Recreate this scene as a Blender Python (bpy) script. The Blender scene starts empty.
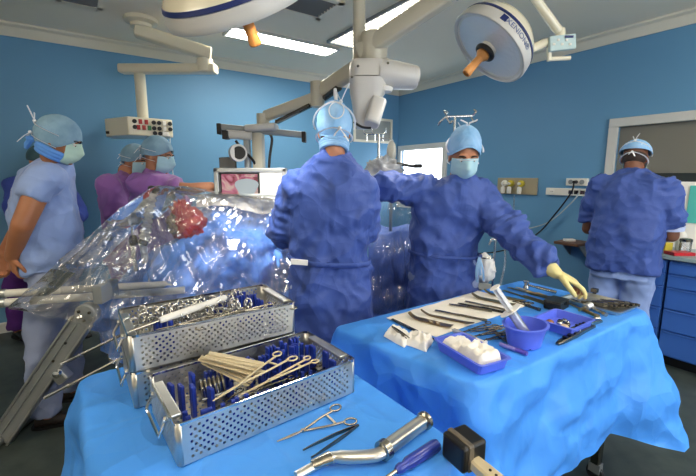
import bpy, bmesh, math, random
from mathutils import Vector, Matrix, noise
random.seed(11)
S = bpy.context.scene
COL = S.collection
V = Vector
PI = math.pi

# ------------------------------------------------------------------ camera, light, exposure
FOC, PITCH, CAMH = 387.0, math.radians(9.2), 1.48
TH = math.radians(34.7)                      # the room is turned this much against the camera
ct, st = math.cos(TH), math.sin(TH)
CEIL = 2.8
A0, A1, B0, B1 = -2.6, 4.25, -2.2, 4.74      # room extent along its own two axes

cam = bpy.data.objects.new('camera', bpy.data.cameras.new('camera'))
COL.objects.link(cam)
cam.location = (0, 0, CAMH)
cam.rotation_euler = (PI/2 - PITCH, 0, 0)
cam.data.sensor_width = 36
cam.data.lens = 36*FOC/696
cam.data.clip_start = .02
S.camera = cam

w = bpy.data.worlds.new('world'); S.world = w; w.use_nodes = True
w.node_tree.nodes['Background'].inputs[0].default_value = (.6, .75, 1, 1)
w.node_tree.nodes['Background'].inputs[1].default_value = .15
S.view_settings.view_transform = 'Standard'
S.view_settings.look = 'None'
S.view_settings.exposure = 0.12
S.view_settings.gamma = 1
S.view_settings.use_curve_mapping = False
S.cycles.use_denoising = True
S.cycles.max_bounces = 10
S.cycles.transparent_max_bounces = 24
S.cycles.sample_clamp_indirect = 6

PANEL_E = 48.0        # fluorescent diffusers
LOUVRE_E = 5.5       # louvred fitting
WINDOW_E = 4.5
ADDED_WIN_E = 6.0  # glow of the added window behind the camera
ADDED_TUBE_E = 18.0         # added tubes, hung out of view to brighten ceiling and drapes
LAMP_W = 150          # the large surgical lamp's beam

LAMP2_W = 60         # the tilted lamp's beam

# ------------------------------------------------------------------ placing helpers
def R(a, b, z=0):
    """room axes -> world"""
    return V((ct*a - st*b, st*a + ct*b, z))
def at(px, py, Y):
    """the point at forward distance Y seen at a photo position"""
    x = (px-348)/FOC; v = (py-238)/FOC
    c, s = math.cos(PITCH), math.sin(PITCH)
    k = Y/(c - v*s)
    return V((x*k, Y, CAMH + (-s - v*c)*k))
def on(px, py, z):
    """the point at height z seen at a photo position"""
    x = (px-348)/FOC; v = (py-238)/FOC
    c, s = math.cos(PITCH), math.sin(PITCH)
    k = (z-CAMH)/(-s - v*c)
    return V((x*k, (c - v*s)*k, z))

# ------------------------------------------------------------------ materials
def lin(h):
    h = h.lstrip('#')
    o = []
    for i in (0, 2, 4):
        c = int(h[i:i+2], 16)/255
        o.append(c/12.92 if c <= .04045 else ((c+.055)/1.055)**2.4)
    return (*o, 1)
MATS = {}
def mat(name, col, rough=.5, metal=0, spec=.5, bump=None, var=None, coat=0, sheen=0, trans=0, sss=0, alpha=1, ior=1.45, emit=None, aniso=0, ridge=None):
    if name in MATS: return MATS[name]
    m = bpy.data.materials.new(name); m.use_nodes = True
    nt = m.node_tree; p = nt.nodes['Principled BSDF']; I = p.inputs
    c = lin(col) if isinstance(col, str) else (*col, 1)
    I['Base Color'].default_value = c
    I['Roughness'].default_value = rough
    I['Metallic'].default_value = metal
    I['Specular IOR Level'].default_value = spec
    I['IOR'].default_value = ior
    I['Coat Weight'].default_value = coat
    I['Sheen Weight'].default_value = sheen
    I['Transmission Weight'].default_value = trans
    I['Alpha'].default_value = alpha
    if sss:
        I['Subsurface Weight'].default_value = sss
        I['Subsurface Radius'].default_value = (.01, .004, .002)
        I['Subsurface Scale'].default_value = 1
    if emit:
        I['Emission Color'].default_value = lin(emit[0]); I['Emission Strength'].default_value = emit[1]
    if bump or var or ridge:
        tc = nt.nodes.new('ShaderNodeTexCoord')
    if bump:                                     # (scale, strength, distance[, stretch])
        n = nt.nodes.new('ShaderNodeTexNoise'); b = nt.nodes.new('ShaderNodeBump')
        mp = nt.nodes.new('ShaderNodeMapping')
        n.inputs['Scale'].default_value = bump[0]; n.inputs['Detail'].default_value = 4
        b.inputs['Strength'].default_value = bump[1]; b.inputs['Distance'].default_value = bump[2]
        if len(bump) > 3: mp.inputs['Scale'].default_value = bump[3]
        nt.links.new(tc.outputs['Object'], mp.inputs[0]); nt.links.new(mp.outputs[0], n.inputs['Vector'])
        nt.links.new(n.outputs['Fac'], b.inputs['Height']); nt.links.new(b.outputs[0], I['Normal'])
    if ridge:                                    # crumpled cloth: flat facets, sharp folds: (cells per metre, slope, fine share)
        b = nt.nodes.new('ShaderNodeBump'); b.inputs['Strength'].default_value = 1; b.inputs['Distance'].default_value = ridge[1]/ridge[0]
        hgt = crumple_nodes(nt, tc.outputs['Object'], ridge[0], ridge[2])
        nt.links.new(hgt, b.inputs['Height']); nt.links.new(b.outputs[0], I['Normal'])
    if var:                                      # (scale, second colour, amount)
        n = nt.nodes.new('ShaderNodeTexNoise'); n.inputs['Scale'].default_value = var[0]; n.inputs['Detail'].default_value = 5
        mx = nt.nodes.new('ShaderNodeMix'); mx.data_type = 'RGBA'
        mx.inputs[6].default_value = c; mx.inputs[7].default_value = lin(var[1])
        r = nt.nodes.new('ShaderNodeMapRange'); r.inputs[1].default_value = .35; r.inputs[2].default_value = .7
        r.inputs[4].default_value = var[2]
        nt.links.new(tc.outputs['Object'], n.inputs['Vector']); nt.links.new(n.outputs['Fac'], r.inputs[0])
        nt.links.new(r.outputs[0], mx.inputs[0]); nt.links.new(mx.outputs[2], I['Base Color'])
    MATS[name] = m
    return m

def crumple_nodes(nt, co, sc, fine):
    """height field of flat facets meeting at sharp folds, some zones smoother than others"""
    N = nt.nodes.new; Lk = nt.links.new
    wn = N('ShaderNodeTexNoise'); wn.inputs['Scale'].default_value = sc*.55; wn.inputs['Detail'].default_value = 1
    Lk(co, wn.inputs['Vector'])
    mul = N('ShaderNodeVectorMath'); mul.operation = 'SCALE'; mul.inputs[3].default_value = .9/sc
    Lk(wn.outputs['Color'], mul.inputs[0])
    add = N('ShaderNodeVectorMath'); add.operation = 'ADD'; Lk(co, add.inputs[0]); Lk(mul.outputs[0], add.inputs[1])
    v1 = N('ShaderNodeTexVoronoi'); v1.inputs['Scale'].default_value = sc; Lk(add.outputs[0], v1.inputs['Vector'])
    v2 = N('ShaderNodeTexVoronoi'); v2.inputs['Scale'].default_value = sc*2.3; Lk(add.outputs[0], v2.inputs['Vector'])
    m = N('ShaderNodeMath'); m.operation = 'MULTIPLY_ADD'; m.inputs[1].default_value = fine
    Lk(v2.outputs['Distance'], m.inputs[0]); Lk(v1.outputs['Distance'], m.inputs[2])
    zn = N('ShaderNodeTexNoise'); zn.inputs['Scale'].default_value = sc*.35; Lk(co, zn.inputs['Vector'])
    zr = N('ShaderNodeMapRange'); zr.inputs[1].default_value = .38; zr.inputs[2].default_value = .62; zr.inputs[3].default_value = .3; Lk(zn.outputs['Fac'], zr.inputs[0])
    mm = N('ShaderNodeMath'); mm.operation = 'MULTIPLY'; Lk(m.outputs[0], mm.inputs[0]); Lk(zr.outputs[0], mm.inputs[1])
    return mm.outputs[0]

def plastic_film(name, tint='#ffffff', body=.10, gloss=1.0, rough=.07, bump=(9, .2, .2)):
    """thin clear sheeting: mostly see-through, mirror-like at creases, a little milky"""
    m = bpy.data.materials.new(name); m.use_nodes = True
    nt = m.node_tree; nt.nodes.clear()
    N = nt.nodes.new; Lk = nt.links.new
    out = N('ShaderNodeOutputMaterial'); tr = N('ShaderNodeBsdfTransparent'); gl = N('ShaderNodeBsdfGlossy')
    df = N('ShaderNodeBsdfDiffuse'); tl = N('ShaderNodeBsdfTranslucent'); fr = N('ShaderNodeFresnel'); m1 = N('ShaderNodeMixShader'); m2 = N('ShaderNodeMixShader'); m3 = N('ShaderNodeMixShader')
    tc = N('ShaderNodeTexCoord'); b = N('ShaderNodeBump'); mu = N('ShaderNodeMath')
    tr.inputs[0].default_value = (.96, .97, .98, 1)
    gl.inputs['Roughness'].default_value = rough; gl.inputs[0].default_value = (.95, .95, .92, 1)
    df.inputs[0].default_value = lin(tint); tl.inputs[0].default_value = lin(tint)
    b.inputs['Strength'].default_value = 1; b.inputs['Distance'].default_value = bump[1]/bump[0]
    fr.inputs['IOR'].default_value = 1.55
    mu.operation = 'MULTIPLY_ADD'; mu.inputs[1].default_value = 1.7*gloss; mu.inputs[2].default_value = .02; mu.use_clamp = True
    m3.inputs[0].default_value = .4; m1.inputs[0].default_value = body
    Lk(crumple_nodes(nt, tc.outputs['Object'], bump[0], bump[2]), b.inputs['Height'])
    for s in (gl, df, fr): Lk(b.outputs[0], s.inputs['Normal'])
    Lk(df.outputs[0], m3.inputs[1]); Lk(tl.outputs[0], m3.inputs[2])
    Lk(tr.outputs[0], m1.inputs[1]); Lk(m3.outputs[0], m1.inputs[2])
    Lk(fr.outputs[0], mu.inputs[0]); Lk(mu.outputs[0], m2.inputs[0])
    Lk(m1.outputs[0], m2.inputs[1]); Lk(gl.outputs[0], m2.inputs[2]); Lk(m2.outputs[0], out.inputs[0])
    MATS[name] = m
    return m

M_wall = mat('wall_paint', '#6295bc', .5, spec=.4, bump=(60, .05, .01), var=(1.3, '#5c8fb6', .4))
M_wall2 = mat('wall_paint_cream', '#dcd9cf', .6, var=(1.3, '#d4d1c6', .4))
M_ceil = mat('ceiling_paint', '#f6ecd6', .8, var=(2, '#efe5cf', .4))
M_cornice = mat('cornice_paint', '#dcd8c8', .6)
M_floor = mat('vinyl_floor', '#47504c', .45, var=(9, '#333d3b', .9), bump=(80, .05, .01))
M_white = mat('white_enamel', '#e6e4dc', .35)
M_cream = mat('cream_enamel', '#ddd6bd', .32, coat=.2)
M_creamd = mat('cream_lamp_shell', '#e6dfc6', .22, coat=.5)
M_greyarm = mat('grey_beige_enamel', '#b6b2a2', .35)
M_housing = mat('pale_grey_housing', '#c6c4bf', .38)
M_navy = mat('navy_stripe', '#1b2c66', .35)
M_chrome = mat('chrome', '#d8d8d6', .14, metal=1)
M_steel = mat('brushed_steel', '#d2d1cb', .36, metal=1, bump=(40, .06, .002, (1, 1, 30)))
M_instr = mat('instrument_steel', '#a9a59b', .2, metal=1)
M_dark = mat('dark_steel', '#76726a', .24, metal=1)
M_brass = mat('tarnished_gold_steel', '#a48d62', .28, metal=1)
M_black = mat('black_plastic', '#141414', .4)
M_rubber = mat('black_rubber', '#101012', .6)
M_gown = mat('gown_fabric', '#40589f', .55, sheen=.04, spec=.3, ridge=(6.5, .33, .30), var=(3, '#394f95', .5))
M_scrub = mat('light_blue_scrubs', '#8ba3d6', .8, sheen=.2, ridge=(6, .25, .3))
M_trous = mat('pale_scrub_trousers', '#929fc2', .85, ridge=(6, .3, .3))
M_purple = mat('purple_scrubs', '#9565ae', .8, sheen=.2, ridge=(7, .25, .3))
M_purpled = mat('violet_trousers', '#5b2a80', .85)
M_capb = mat('cap_fabric', '#7fb2e0', .7, bump=(30, .4, .01), var=(14, '#a9cdee', .7))
M_capg = mat('grey_blue_cap', '#6f93ac', .75, bump=(30, .4, .01), var=(14, '#8fb0c6', .7))
M_mask = mat('mask_paper', '#a9d0dc', .8, bump=(60, .15, .01))
M_maskg = mat('mask_green', '#b5d3c6', .8, bump=(60, .15, .01))
M_tie = mat('mask_tie_tape', '#e4e6ea', .7)
M_skin = mat('skin', '#b98263', .55, sss=.08, var=(12, '#a86f53', .5))
M_skint = mat('tanned_skin', '#a8714f', .5, sss=.08, var=(9, '#965f41', .6))
M_skind = mat('brown_skin', '#7a4f3a', .55, sss=.06)
M_hair = mat('dark_hair', '#1d1815', .6)
M_eyew = mat('eye_white', '#e8e4dc', .2)
M_iris = mat('eye_iris', '#20150f', .15)
M_glove = mat('latex_glove', '#dccf8f', .42, sss=.05, bump=(40, .15, .005))
M_shoe = mat('dark_shoe', '#2b2320', .55)
M_drape = mat('table_drape_paper', '#4896f2', .5, spec=.35, sheen=.0, ridge=(5, .30, .2))
M_drapep = mat('patient_drape', '#6a9cf0', .6, spec=.3, ridge=(3.5, .25, .25))
M_tray = mat('blue_tray_plastic', '#5a6fe0', .3, sss=.0, coat=.1)
M_gauze = mat('gauze', '#f3f0e8', .95, bump=(120, .3, .006))
M_towel = mat('towel', '#f0ebde', .95, bump=(140, .3, .004))
M_blue = mat('blue_silicone', '#1b3394', .42)
M_hand = mat('blue_tool_handle', '#22379a', .3, coat=.3)
M_stick = mat('beige_spatula_steel', '#cdbf9e', .5, metal=.25)
M_tubew = mat('white_tube', '#e8e6e0', .4)
M_cab = mat('cabinet_blue', '#3c6cbe', .4)
M_top = mat('worktop', '#8fa3a6', .35)
M_wood = mat('brown_wood', '#6b4c38', .5)
M_frame = mat('window_frame', '#c9cac6', .45)
M_pane = mat('shutter_grey', '#76756d', .35, coat=.2)
M_paned = mat('dim_glass', '#3f4543', .1)
M_orange = mat('orange_handle', '#c98a4a', .4)
M_amber = mat('amber_handle', '#b8783a', .45)  # plain amber-brown handle of the large lamp
M_red = mat('red_bag', '#b3202b', .35)
M_grey = mat('grey_metal_paint', '#8f9496', .4, metal=.3)
M_alu = mat('aluminium', '#b9bcbd', .35, metal=.85)
M_cable = mat('black_cable', '#15161a', .5)
M_socket = mat('socket_white', '#e6e4da', .4)
M_yellow = mat('yellow_valve', '#c7b53a', .4)
M_panelgas = mat('gas_panel_beige', '#a49a80', .45)
M_sred = mat('socket_red', '#a3201c', .4)
M_sgreen = mat('socket_green', '#2c6b3c', .4)
M_teal = mat('teal_print', '#4fb5ae', .5)
M_paper = mat('paper_white', '#eceae4', .7)
M_clear = plastic_film('clear_tube', body=.25, bump=(30, .03, .1))
M_film = plastic_film('clear_drape_film', tint='#f2f1ea', body=.08, gloss=1.15, rough=.09, bump=(4.5, .32, .12))
M_film2 = plastic_film('milky_drape_film', tint='#d4d4cc', body=.24, gloss=.55, rough=.14, bump=(4, .25, .1))
M_syr = plastic_film('syringe_plastic', tint='#dfe6f2', body=.45, bump=(3, .01, .1))
M_diff = mat('diffuser', '#ffffff', .5, emit=('#fff8e8', PANEL_E))
M_addtube = mat('added_tube_glow', '#ffffff', .5, emit=('#fff3e0', ADDED_TUBE_E))  # glow of the added tubes out of view
M_louv = mat('louvre_lamp', '#ffffff', .5, emit=('#fff6e2', LOUVRE_E))
M_day = mat('bright_window_pane', '#ffffff', .5, emit=('#f6faff', WINDOW_E))
M_reflector = mat('lamp_reflector', '#f2f2f4', .35, metal=.35, bump=(35, .6, .01), coat=.5)

# ------------------------------------------------------------------ mesh helpers
class MB:
    def __init__(s): s.v = []; s.f = []
    def add(s, vs, fs):
        o = len(s.v); s.v += [V(p) for p in vs]; s.f += [tuple(i+o for i in f) for f in fs]; return s
    def box(s, c, d, M=None):
        c = V(c); h = V(d)/2; vs = []
        for z in (-1, 1):
            for x, y in ((-1, -1), (1, -1), (1, 1), (-1, 1)):
                p = V((x*h.x, y*h.y, z*h.z)); vs.append(c + (M @ p if M else p))
        return s.add(vs, [(3, 2, 1, 0), (4, 5, 6, 7), (0, 1, 5, 4), (1, 2, 6, 5), (2, 3, 7, 6), (3, 0, 4, 7)])
    def loft(s, rings, cap=True, close=True):
        n = len(rings[0]); vs = [p for r in rings for p in r]; fs = []
        for i in range(len(rings)-1):
            for j in range(n if close else n-1):
                k = (j+1) % n
                fs.append((i*n+j, i*n+k, (i+1)*n+k, (i+1)*n+j))
        if cap: fs += [tuple(range(n-1, -1, -1)), tuple(range((len(rings)-1)*n, len(rings)*n))]
        return s.add(vs, fs)
    def tube(s, pts, r, n=10, cap=True, flat=1.0, up=None):
        pts = [V(p) for p in pts]; k = len(pts)
        rs = r if isinstance(r, (list, tuple)) else [r]*k
        t = [(pts[min(i+1, k-1)] - pts[max(i-1, 0)]).normalized() for i in range(k)]
        u = V(up) if up else (V((0, 0, 1)) if abs(t[0].z) < .9 else V((1, 0, 0)))
        u = (u - t[0]*u.dot(t[0])).normalized(); rings = []
        for i in range(k):
            u = (u - t[i]*u.dot(t[i])).normalized(); b = t[i].cross(u)
            rings.append([pts[i] + (b*math.cos(2*PI*j/n) + u*math.sin(2*PI*j/n)*flat)*rs[i] for j in range(n)])
        return s.loft(rings, cap)
    def ring(s, c, rad, r, nrm=(0, 0, 1), n=20, m=8, ex=None):
        nrm = V(nrm).normalized(); x = V(ex).normalized() if ex else nrm.orthogonal().normalized(); y = nrm.cross(x)
        rx, ry = rad if isinstance(rad, (tuple, list)) else (rad, rad)
        vs = []; fs = []
        for i in range(n):
            a = 2*PI*i/n; d = (x*math.cos(a)*rx + y*math.sin(a)*ry); dn = d.normalized()
            for j in range(m):
                q = 2*PI*j/m; vs.append(V(c) + d + (dn*math.cos(q) + nrm*math.sin(q))*r)
        for i in range(n):
            for j in range(m):
                fs.append((i*m+j, ((i+1) % n)*m+j, ((i+1) % n)*m+(j+1) % m, i*m+(j+1) % m))
        return s.add(vs, fs)
    def ball(s, c, r, M=None, nu=16, nv=10):
        r = V((r, r, r)) if isinstance(r, (int, float)) else V(r); rings = []
        for i in range(nv+1):
            a = PI*min(max(i/nv, .02), .98)
            ring = []
            for j in range(nu):
                p = V((math.sin(a)*math.cos(2*PI*j/nu)*r.x, math.sin(a)*math.sin(2*PI*j/nu)*r.y, -math.cos(a)*r.z))
                ring.append(V(c) + (M @ p if M else p))
            rings.append(ring)
        return s.loft(rings)
    def lathe(s, prof, n=28, M=None, c=(0, 0, 0), cap=True):
        rings = []
        for r, z in prof:
            ring = []
            for j in range(n):
                p = V((r*math.cos(2*PI*j/n), r*math.sin(2*PI*j/n), z)); ring.append(V(c) + (M @ p if M else p))
            rings.append(ring)
        return s.loft(rings, cap)
    def prism(s, poly, z0, z1, M=None, c=(0, 0, 0)):
        rings = [[V(c) + (M @ V((x, y, z)) if M else V((x, y, z))) for x, y in poly] for z in (z0, z1)]
        return s.loft(rings)
    def capsule(s, p0, r0, p1, r1, n=14):
        s.tube([p0, p1], [r0, r1], n); s.ball(p0, r0, None, n, 8); s.ball(p1, r1, None, n, 8); return s
    def grid(s, rows, close=False):
        return s.loft(rows, False, close)
    def build(s, name, m, parent=None, world=True, smooth=40, bevel=0, solid=0, sub=0, loc=None):
        me = bpy.data.meshes.new(name)
        vs = s.v
        if parent is not None and world:
            inv = basis(parent).inverted(); vs = [inv @ p for p in vs]
        elif parent is None and loc is not None:
            vs = [p - V(loc) for p in vs]
        me.from_pydata([tuple(p) for p in vs], [], s.f); me.update()
        return link(name, me, m, parent, smooth, bevel, solid, sub, loc)

def basis(o):
    M = Matrix.Translation(o.location) @ o.rotation_euler.to_matrix().to_4x4()
    return basis(o.parent) @ M if o.parent else M

def link(name, me, m, parent=None, smooth=40, bevel=0, solid=0, sub=0, loc=None):
    bm = bmesh.new(); bm.from_mesh(me)
    if solid == 0: bmesh.ops.recalc_face_normals(bm, faces=bm.faces)
    bm.to_mesh(me); bm.free()
    if m: me.materials.append(m)
    if smooth:
        me.shade_smooth()
        if smooth < 180: me.set_sharp_from_angle(angle=math.radians(smooth))
    o = bpy.data.objects.new(name, me); COL.objects.link(o)
    if parent: o.parent = parent
    if loc is not None and parent is None: o.location = loc
    if solid:
        md = o.modifiers.new('thickness', 'SOLIDIFY'); md.thickness = solid; md.offset = 0
    if bevel:
        md = o.modifiers.new('bevel', 'BEVEL'); md.width = bevel; md.segments = 2; md.limit_method = 'ANGLE'; md.angle_limit = .6
    if sub:
        md = o.modifiers.new('smooth', 'SUBSURF'); md.levels = sub; md.render_levels = sub
    return o

def tag(o, label, cat, group=None, kind=None):
    o['label'] = label; o['category'] = cat
    if group: o['group'] = group
    if kind: o['kind'] = kind
    return o
def thing(name, label, cat, loc=(0, 0, 0), rz=0, group=None, rot=None):
    o = bpy.data.objects.new(name, None); o.empty_display_size = .05; COL.objects.link(o)
    o.location = loc; o.rotation_euler = rot if rot else (0, 0, rz)
    return tag(o, label, cat, group)
def struct(o):
    o['kind'] = 'structure'; return o
def dup(root, loc=None, rot=None, label=None):
    c = root.copy(); COL.objects.link(c)
    if loc is not None: c.location = loc
    if rot is not None: c.rotation_euler = rot
    if label: c['label'] = label
    def kids(a, b):
        for ch in a.children:
            d = ch.copy(); COL.objects.link(d); d.parent = b; kids(ch, d)
    kids(root, c)
    return c

def fuse(mb, voxel, it=4, fac=.5):
    """weld overlapping closed solids into one continuous surface"""
    me = bpy.data.meshes.new('weld'); me.from_pydata([tuple(p) for p in mb.v], [], mb.f); me.update()
    bm = bmesh.new(); bm.from_mesh(me); bmesh.ops.recalc_face_normals(bm, faces=bm.faces); bm.to_mesh(me); bm.free()
    o = bpy.data.objects.new('weld', me); COL.objects.link(o)
    r = o.modifiers.new('r', 'REMESH'); r.mode = 'VOXEL'; r.voxel_size = voxel; r.adaptivity = 0
    if it:
        sm = o.modifiers.new('s', 'SMOOTH'); sm.factor = fac; sm.iterations = it
    dg = bpy.context.evaluated_depsgraph_get(); dg.update()
    out = bpy.data.meshes.new_from_object(o.evaluated_get(dg))
    bpy.data.objects.remove(o); bpy.data.meshes.remove(me)
    return out

def crease(p, k, seed=0):
    """sharp-ridged folds, about -0.5..0.5"""
    q = V((p.x*k[0], p.y*k[1], p.z*k[2])) + V((seed*7.3, seed*3.1, seed*5.7))
    q += V((noise.noise(q*.7 + V((9, 2, 4))), noise.noise(q*.7 + V((3, 8, 1))), noise.noise(q*.7 + V((5, 5, 5)))))*.6
    a = 1 - abs(noise.noise(q))*2.0
    b = 1 - abs(noise.noise(q*2.1 + V((4, 4, 4))))*2.0
    return (a*abs(a)*.7 + b*.3) - .4
_rf = random.Random(5)
FDIR = []
for _ in range(9):
    q = V((_rf.gauss(0, 1), _rf.gauss(0, 1), _rf.gauss(0, .8))).normalized(); FDIR.append((q, _rf.uniform(2.6, 8.5), V((_rf.uniform(0, 50), _rf.uniform(0, 50), _rf.uniform(0, 50)))))
def facets(p, seed=0, f=1.0):
    """crumpled-cloth relief: flat facets meeting at sharp folds, in metres per unit slope"""
    h = 0; sv = V((seed*3.7, seed*1.9, seed*5.3))
    for d, fr, o in FDIR:
        m = noise.noise(p*(1.9*f) + o + sv)
        if m < -.08: continue
        ph = p.dot(d)*fr*f + .55*noise.noise(p*(2.6*f) + o*1.3 + sv) + o.x
        h += (abs((ph % 1.0)-.5)*2 - .5)/(fr*f)*min(1, (m+.08)*3.2)
    return h
def cloth(mb, name, m, parent, voxel=.013, it=5, folds=((.012, (5, 5, 3), 0),), fn=None, facet=.05):
    me = fuse(mb, voxel, it)
    nr = [V(v.normal) for v in me.vertices]
    inv = basis(parent).inverted()
    for v, n in zip(me.vertices, nr):
        p = V(v.co); d = 0
        for amp, k, sd in folds: d += amp*crease(p, k, sd)
        if fn: d += fn(p, n)
        if facet: d += facet*facets(p, len(name)) + facet*.45*facets(p, 3, 2.3)
        v.co = inv @ (p + n*d)
    me.update()
    return link(name, me, m, parent, 180)
def shell(mb, name, m, parent, voxel=.007, it=3):
    me = fuse(mb, voxel, it); inv = basis(parent).inverted()
    for v in me.vertices: v.co = inv @ V(v.co)
    me.update()
    return link(name, me, m, parent, 180)

# ================================================================== THE ROOM
def rbox(mb, a0, a1, b0, b1, z0, z1):
    """box along the room axes"""
    vs = [R(a, b, z) for z in (z0, z1) for a, b in ((a0, b0), (a1, b0), (a1, b1), (a0, b1))]
    return mb.add(vs, [(3, 2, 1, 0), (4, 5, 6, 7), (0, 1, 5, 4), (1, 2, 6, 5), (2, 3, 7, 6), (3, 0, 4, 7)])
struct(rbox(MB(), A0-.15, A1+.15, B0-.15, B1+.15, -.1, 0).build('floor', M_floor, smooth=0))
struct(rbox(MB(), A0-.15, A1+.15, B0-.15, B1+.15, CEIL, CEIL+.1).build('ceiling', M_ceil, smooth=0))
struct(rbox(MB(), A0-.15, A1+.15, B1, B1+.15, 0, CEIL).build('wall_left', M_wall, smooth=0))
mb = MB()
W1 = (.2, 1.645, .99, 1.93)                      # pass-through window opening: b0, b1, z0, z1
W2 = (3.79, 4.64, 1.05, 1.86)
rbox(mb, A1, A1+.15, B0, W1[0], 0, CEIL); rbox(mb, A1, A1+.15, W1[1], W2[0], 0, CEIL); rbox(mb, A1, A1+.15, W2[1], B1, 0, CEIL)
for q in (W1, W2):
    rbox(mb, A1, A1+.15, q[0], q[1], 0, q[2]); rbox(mb, A1, A1+.15, q[0], q[1], q[3], CEIL)
struct(mb.build('wall_right', M_wall, smooth=0))
struct(rbox(MB(), A0-.15, A0, B0-.15, B1+.15, 0, CEIL).build('wall_back', M_wall2, smooth=0))
struct(rbox(MB(), A0, A1+.15, B0-.15, B0, 0, CEIL).build('wall_front', M_wall2, smooth=0))
# cornice along ceiling
def cove(name, p0, p1, inw):
    prof = [(0, -.10), (.012, -.10), (.02, -.085), (.05, -.03), (.085, -.015), (.09, 0), (0, 0)]
    rings = [[V((p.x, p.y, CEIL)) + V((inw.x*d, inw.y*d, z)) for d, z in prof] for p in (p0, p1)]
    struct(MB().loft(rings).build(name, M_cornice, smooth=0))
cove('trim_1', R(A0, B1), R(A1, B1), R(0, -1))
cove('trim_2', R(A1, B1), R(A1, B0), R(-1, 0))
def skirting(name, p0, p1, inw):
    prof = [(0, 0), (.012, 0), (.012, .09), (.004, .1), (0, .1)]
    rings = [[V((p.x, p.y, 0)) + V((inw.x*d, inw.y*d, z)) for d, z in prof] for p in (p0, p1)]
    struct(MB().loft(rings).build(name, M_frame, smooth=0))
skirting('baseboard_left', R(A0, B1), R(A1, B1), R(0, -1))
skirting('baseboard_right', R(A1, B1), R(A1, 1.66), R(-1, 0))

# pass-through window with its grey shutter half down
f = MB(); b0, b1, z0, z1 = W1; t = .08
rbox(f, A1-.025, A1+.05, b0-t, b1+t, z1, z1+t); rbox(f, A1-.025, A1+.05, b1, b1+t, z0-.02, z1); rbox(f, A1-.025, A1+.05, b0-t, b0, z0-.02, z1)
win = struct(f.build('window_1', M_frame, smooth=0, bevel=.006))
m = MB(); rbox(m, A1+.03, A1+.05, b0, b1, 1.515, z1)
rbox(m, A1+.022, A1+.055, b0, b1, 1.50, 1.525); m.build('shutter', M_pane, win, smooth=0)
m = MB(); rbox(m, A1+.055, A1+.065, b0, b1, z0, z1); m.build('pane', M_paned, win, smooth=0)
m = MB(); rbox(m, A1-.03, A1+.06, b0-t, b1+t, z0-.03, z0); m.build('window_sill', M_frame, win, smooth=0)
# bright outside window near the room corner
f = MB(); b0, b1, z0, z1 = W2; t = .075
for q in ((b0-t, b1+t, z1, z1+t), (b0-t, b1+t, z0-t, z0), (b0-t, b0, z0, z1), (b1, b1+t, z0, z1)): rbox(f, A1-.03, A1+.04, *q)
win = struct(f.build('window_2', M_frame, smooth=0, bevel=.006))
m = MB(); rbox(m, A1+.04, A1+.05, b0, b1, z0, z1); m.build('pane', M_day, win, smooth=0)

# added unseen window behind the camera: a glowing pane that brightens the drape fronts
W3 = (.6, 3.4, .95, 2.2)
f = MB(); a0, a1, z0, z1 = W3; t = .07
for q in ((a0-t, a1+t, z1, z1+t), (a0-t, a1+t, z0-t, z0), (a0-t, a0, z0, z1), (a1, a1+t, z0, z1), ((a0+a1)/2-.03, (a0+a1)/2+.03, z0, z1)): rbox(f, q[0], q[1], B0, B0+.05, q[2], q[3])
win = struct(f.build('added_window', M_frame, smooth=0))
m = MB(); rbox(m, a0, a1, B0+.005, B0+.02, z0, z1); m.build('pane', mat('added_pane_glow', '#ffffff', .5, emit=('#eaf3ff', ADDED_WIN_E)), win, smooth=0)  # pane glow added to light drape fronts and basket panels

# framed board on the wall beside the corner
o = thing('wall_board', 'grey board in a pale frame on the blue wall beside the room corner', 'board', R(3.74, B1, 2.15), TH)
m = MB().box((0, -.008, 0), (.66, .012, .30)); m.build('panel', mat('board_grey', '#8f9492', .5), o, world=False, smooth=0)
m = MB()
for c, d in (((0, -.012, .165), (.74, .024, .035)), ((0, -.012, -.165), (.74, .024, .035)), ((-.352, -.012, 0), (.035, .024, .30)), ((.352, -.012, 0), (.035, .024, .30))): m.box(c, d)
m.build('frame', M_cornice, o, world=False, smooth=0)

# ------------------------------------------------------------------ ceiling fittings
def ceiling_light(a0, a1, b0, b1, label, group=None, louvre=False):
    o = thing('ceiling_light', label, 'ceiling light', R((a0+a1)/2, (b0+b1)/2, CEIL), TH, group)
    la, lb = a1-a0, b1-b0; t = .022
    m = MB()
    for c, d in (((0, lb/2, -.012), (la+t, t, .024)), ((0, -lb/2, -.012), (la+t, t, .024)), ((la/2, 0, -.012), (t, lb, .024)), ((-la/2, 0, -.012), (t, lb, .024))): m.box(c, d)
    m.build('frame', M_grey if louvre else M_frame, o, world=False, smooth=0)
    MB().box((0, 0, -.006), (la-t, lb-t, .008)).build('diffuser', M_louv if louvre else M_diff, o, world=False, smooth=0)
    if louvre:
        m = MB(); k = int(lb/.075)
        for i in range(1, k): m.box((0, -lb/2+lb*i/k, -.018), (la-t, .004, .024))
        for i in (-1, 0, 1): m.box((i*la/4, 0, -.018), (.004, lb-t, .024))
        m.build('louvre', mat('louvre_metal', '#cfcfca', .3, metal=.6), o, world=False, smooth=0)
    return o
ceiling_light(1.26, 2.385, 3.62, 3.87, 'long plain glowing fluorescent fitting on the ceiling near the far wall')
ceiling_light(2.17, 2.48, 2.2, 3.48, 'louvred fluorescent fitting behind the ceiling boom pole', louvre=True)
OVER = 'added tube lights above and behind the camera'
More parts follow.
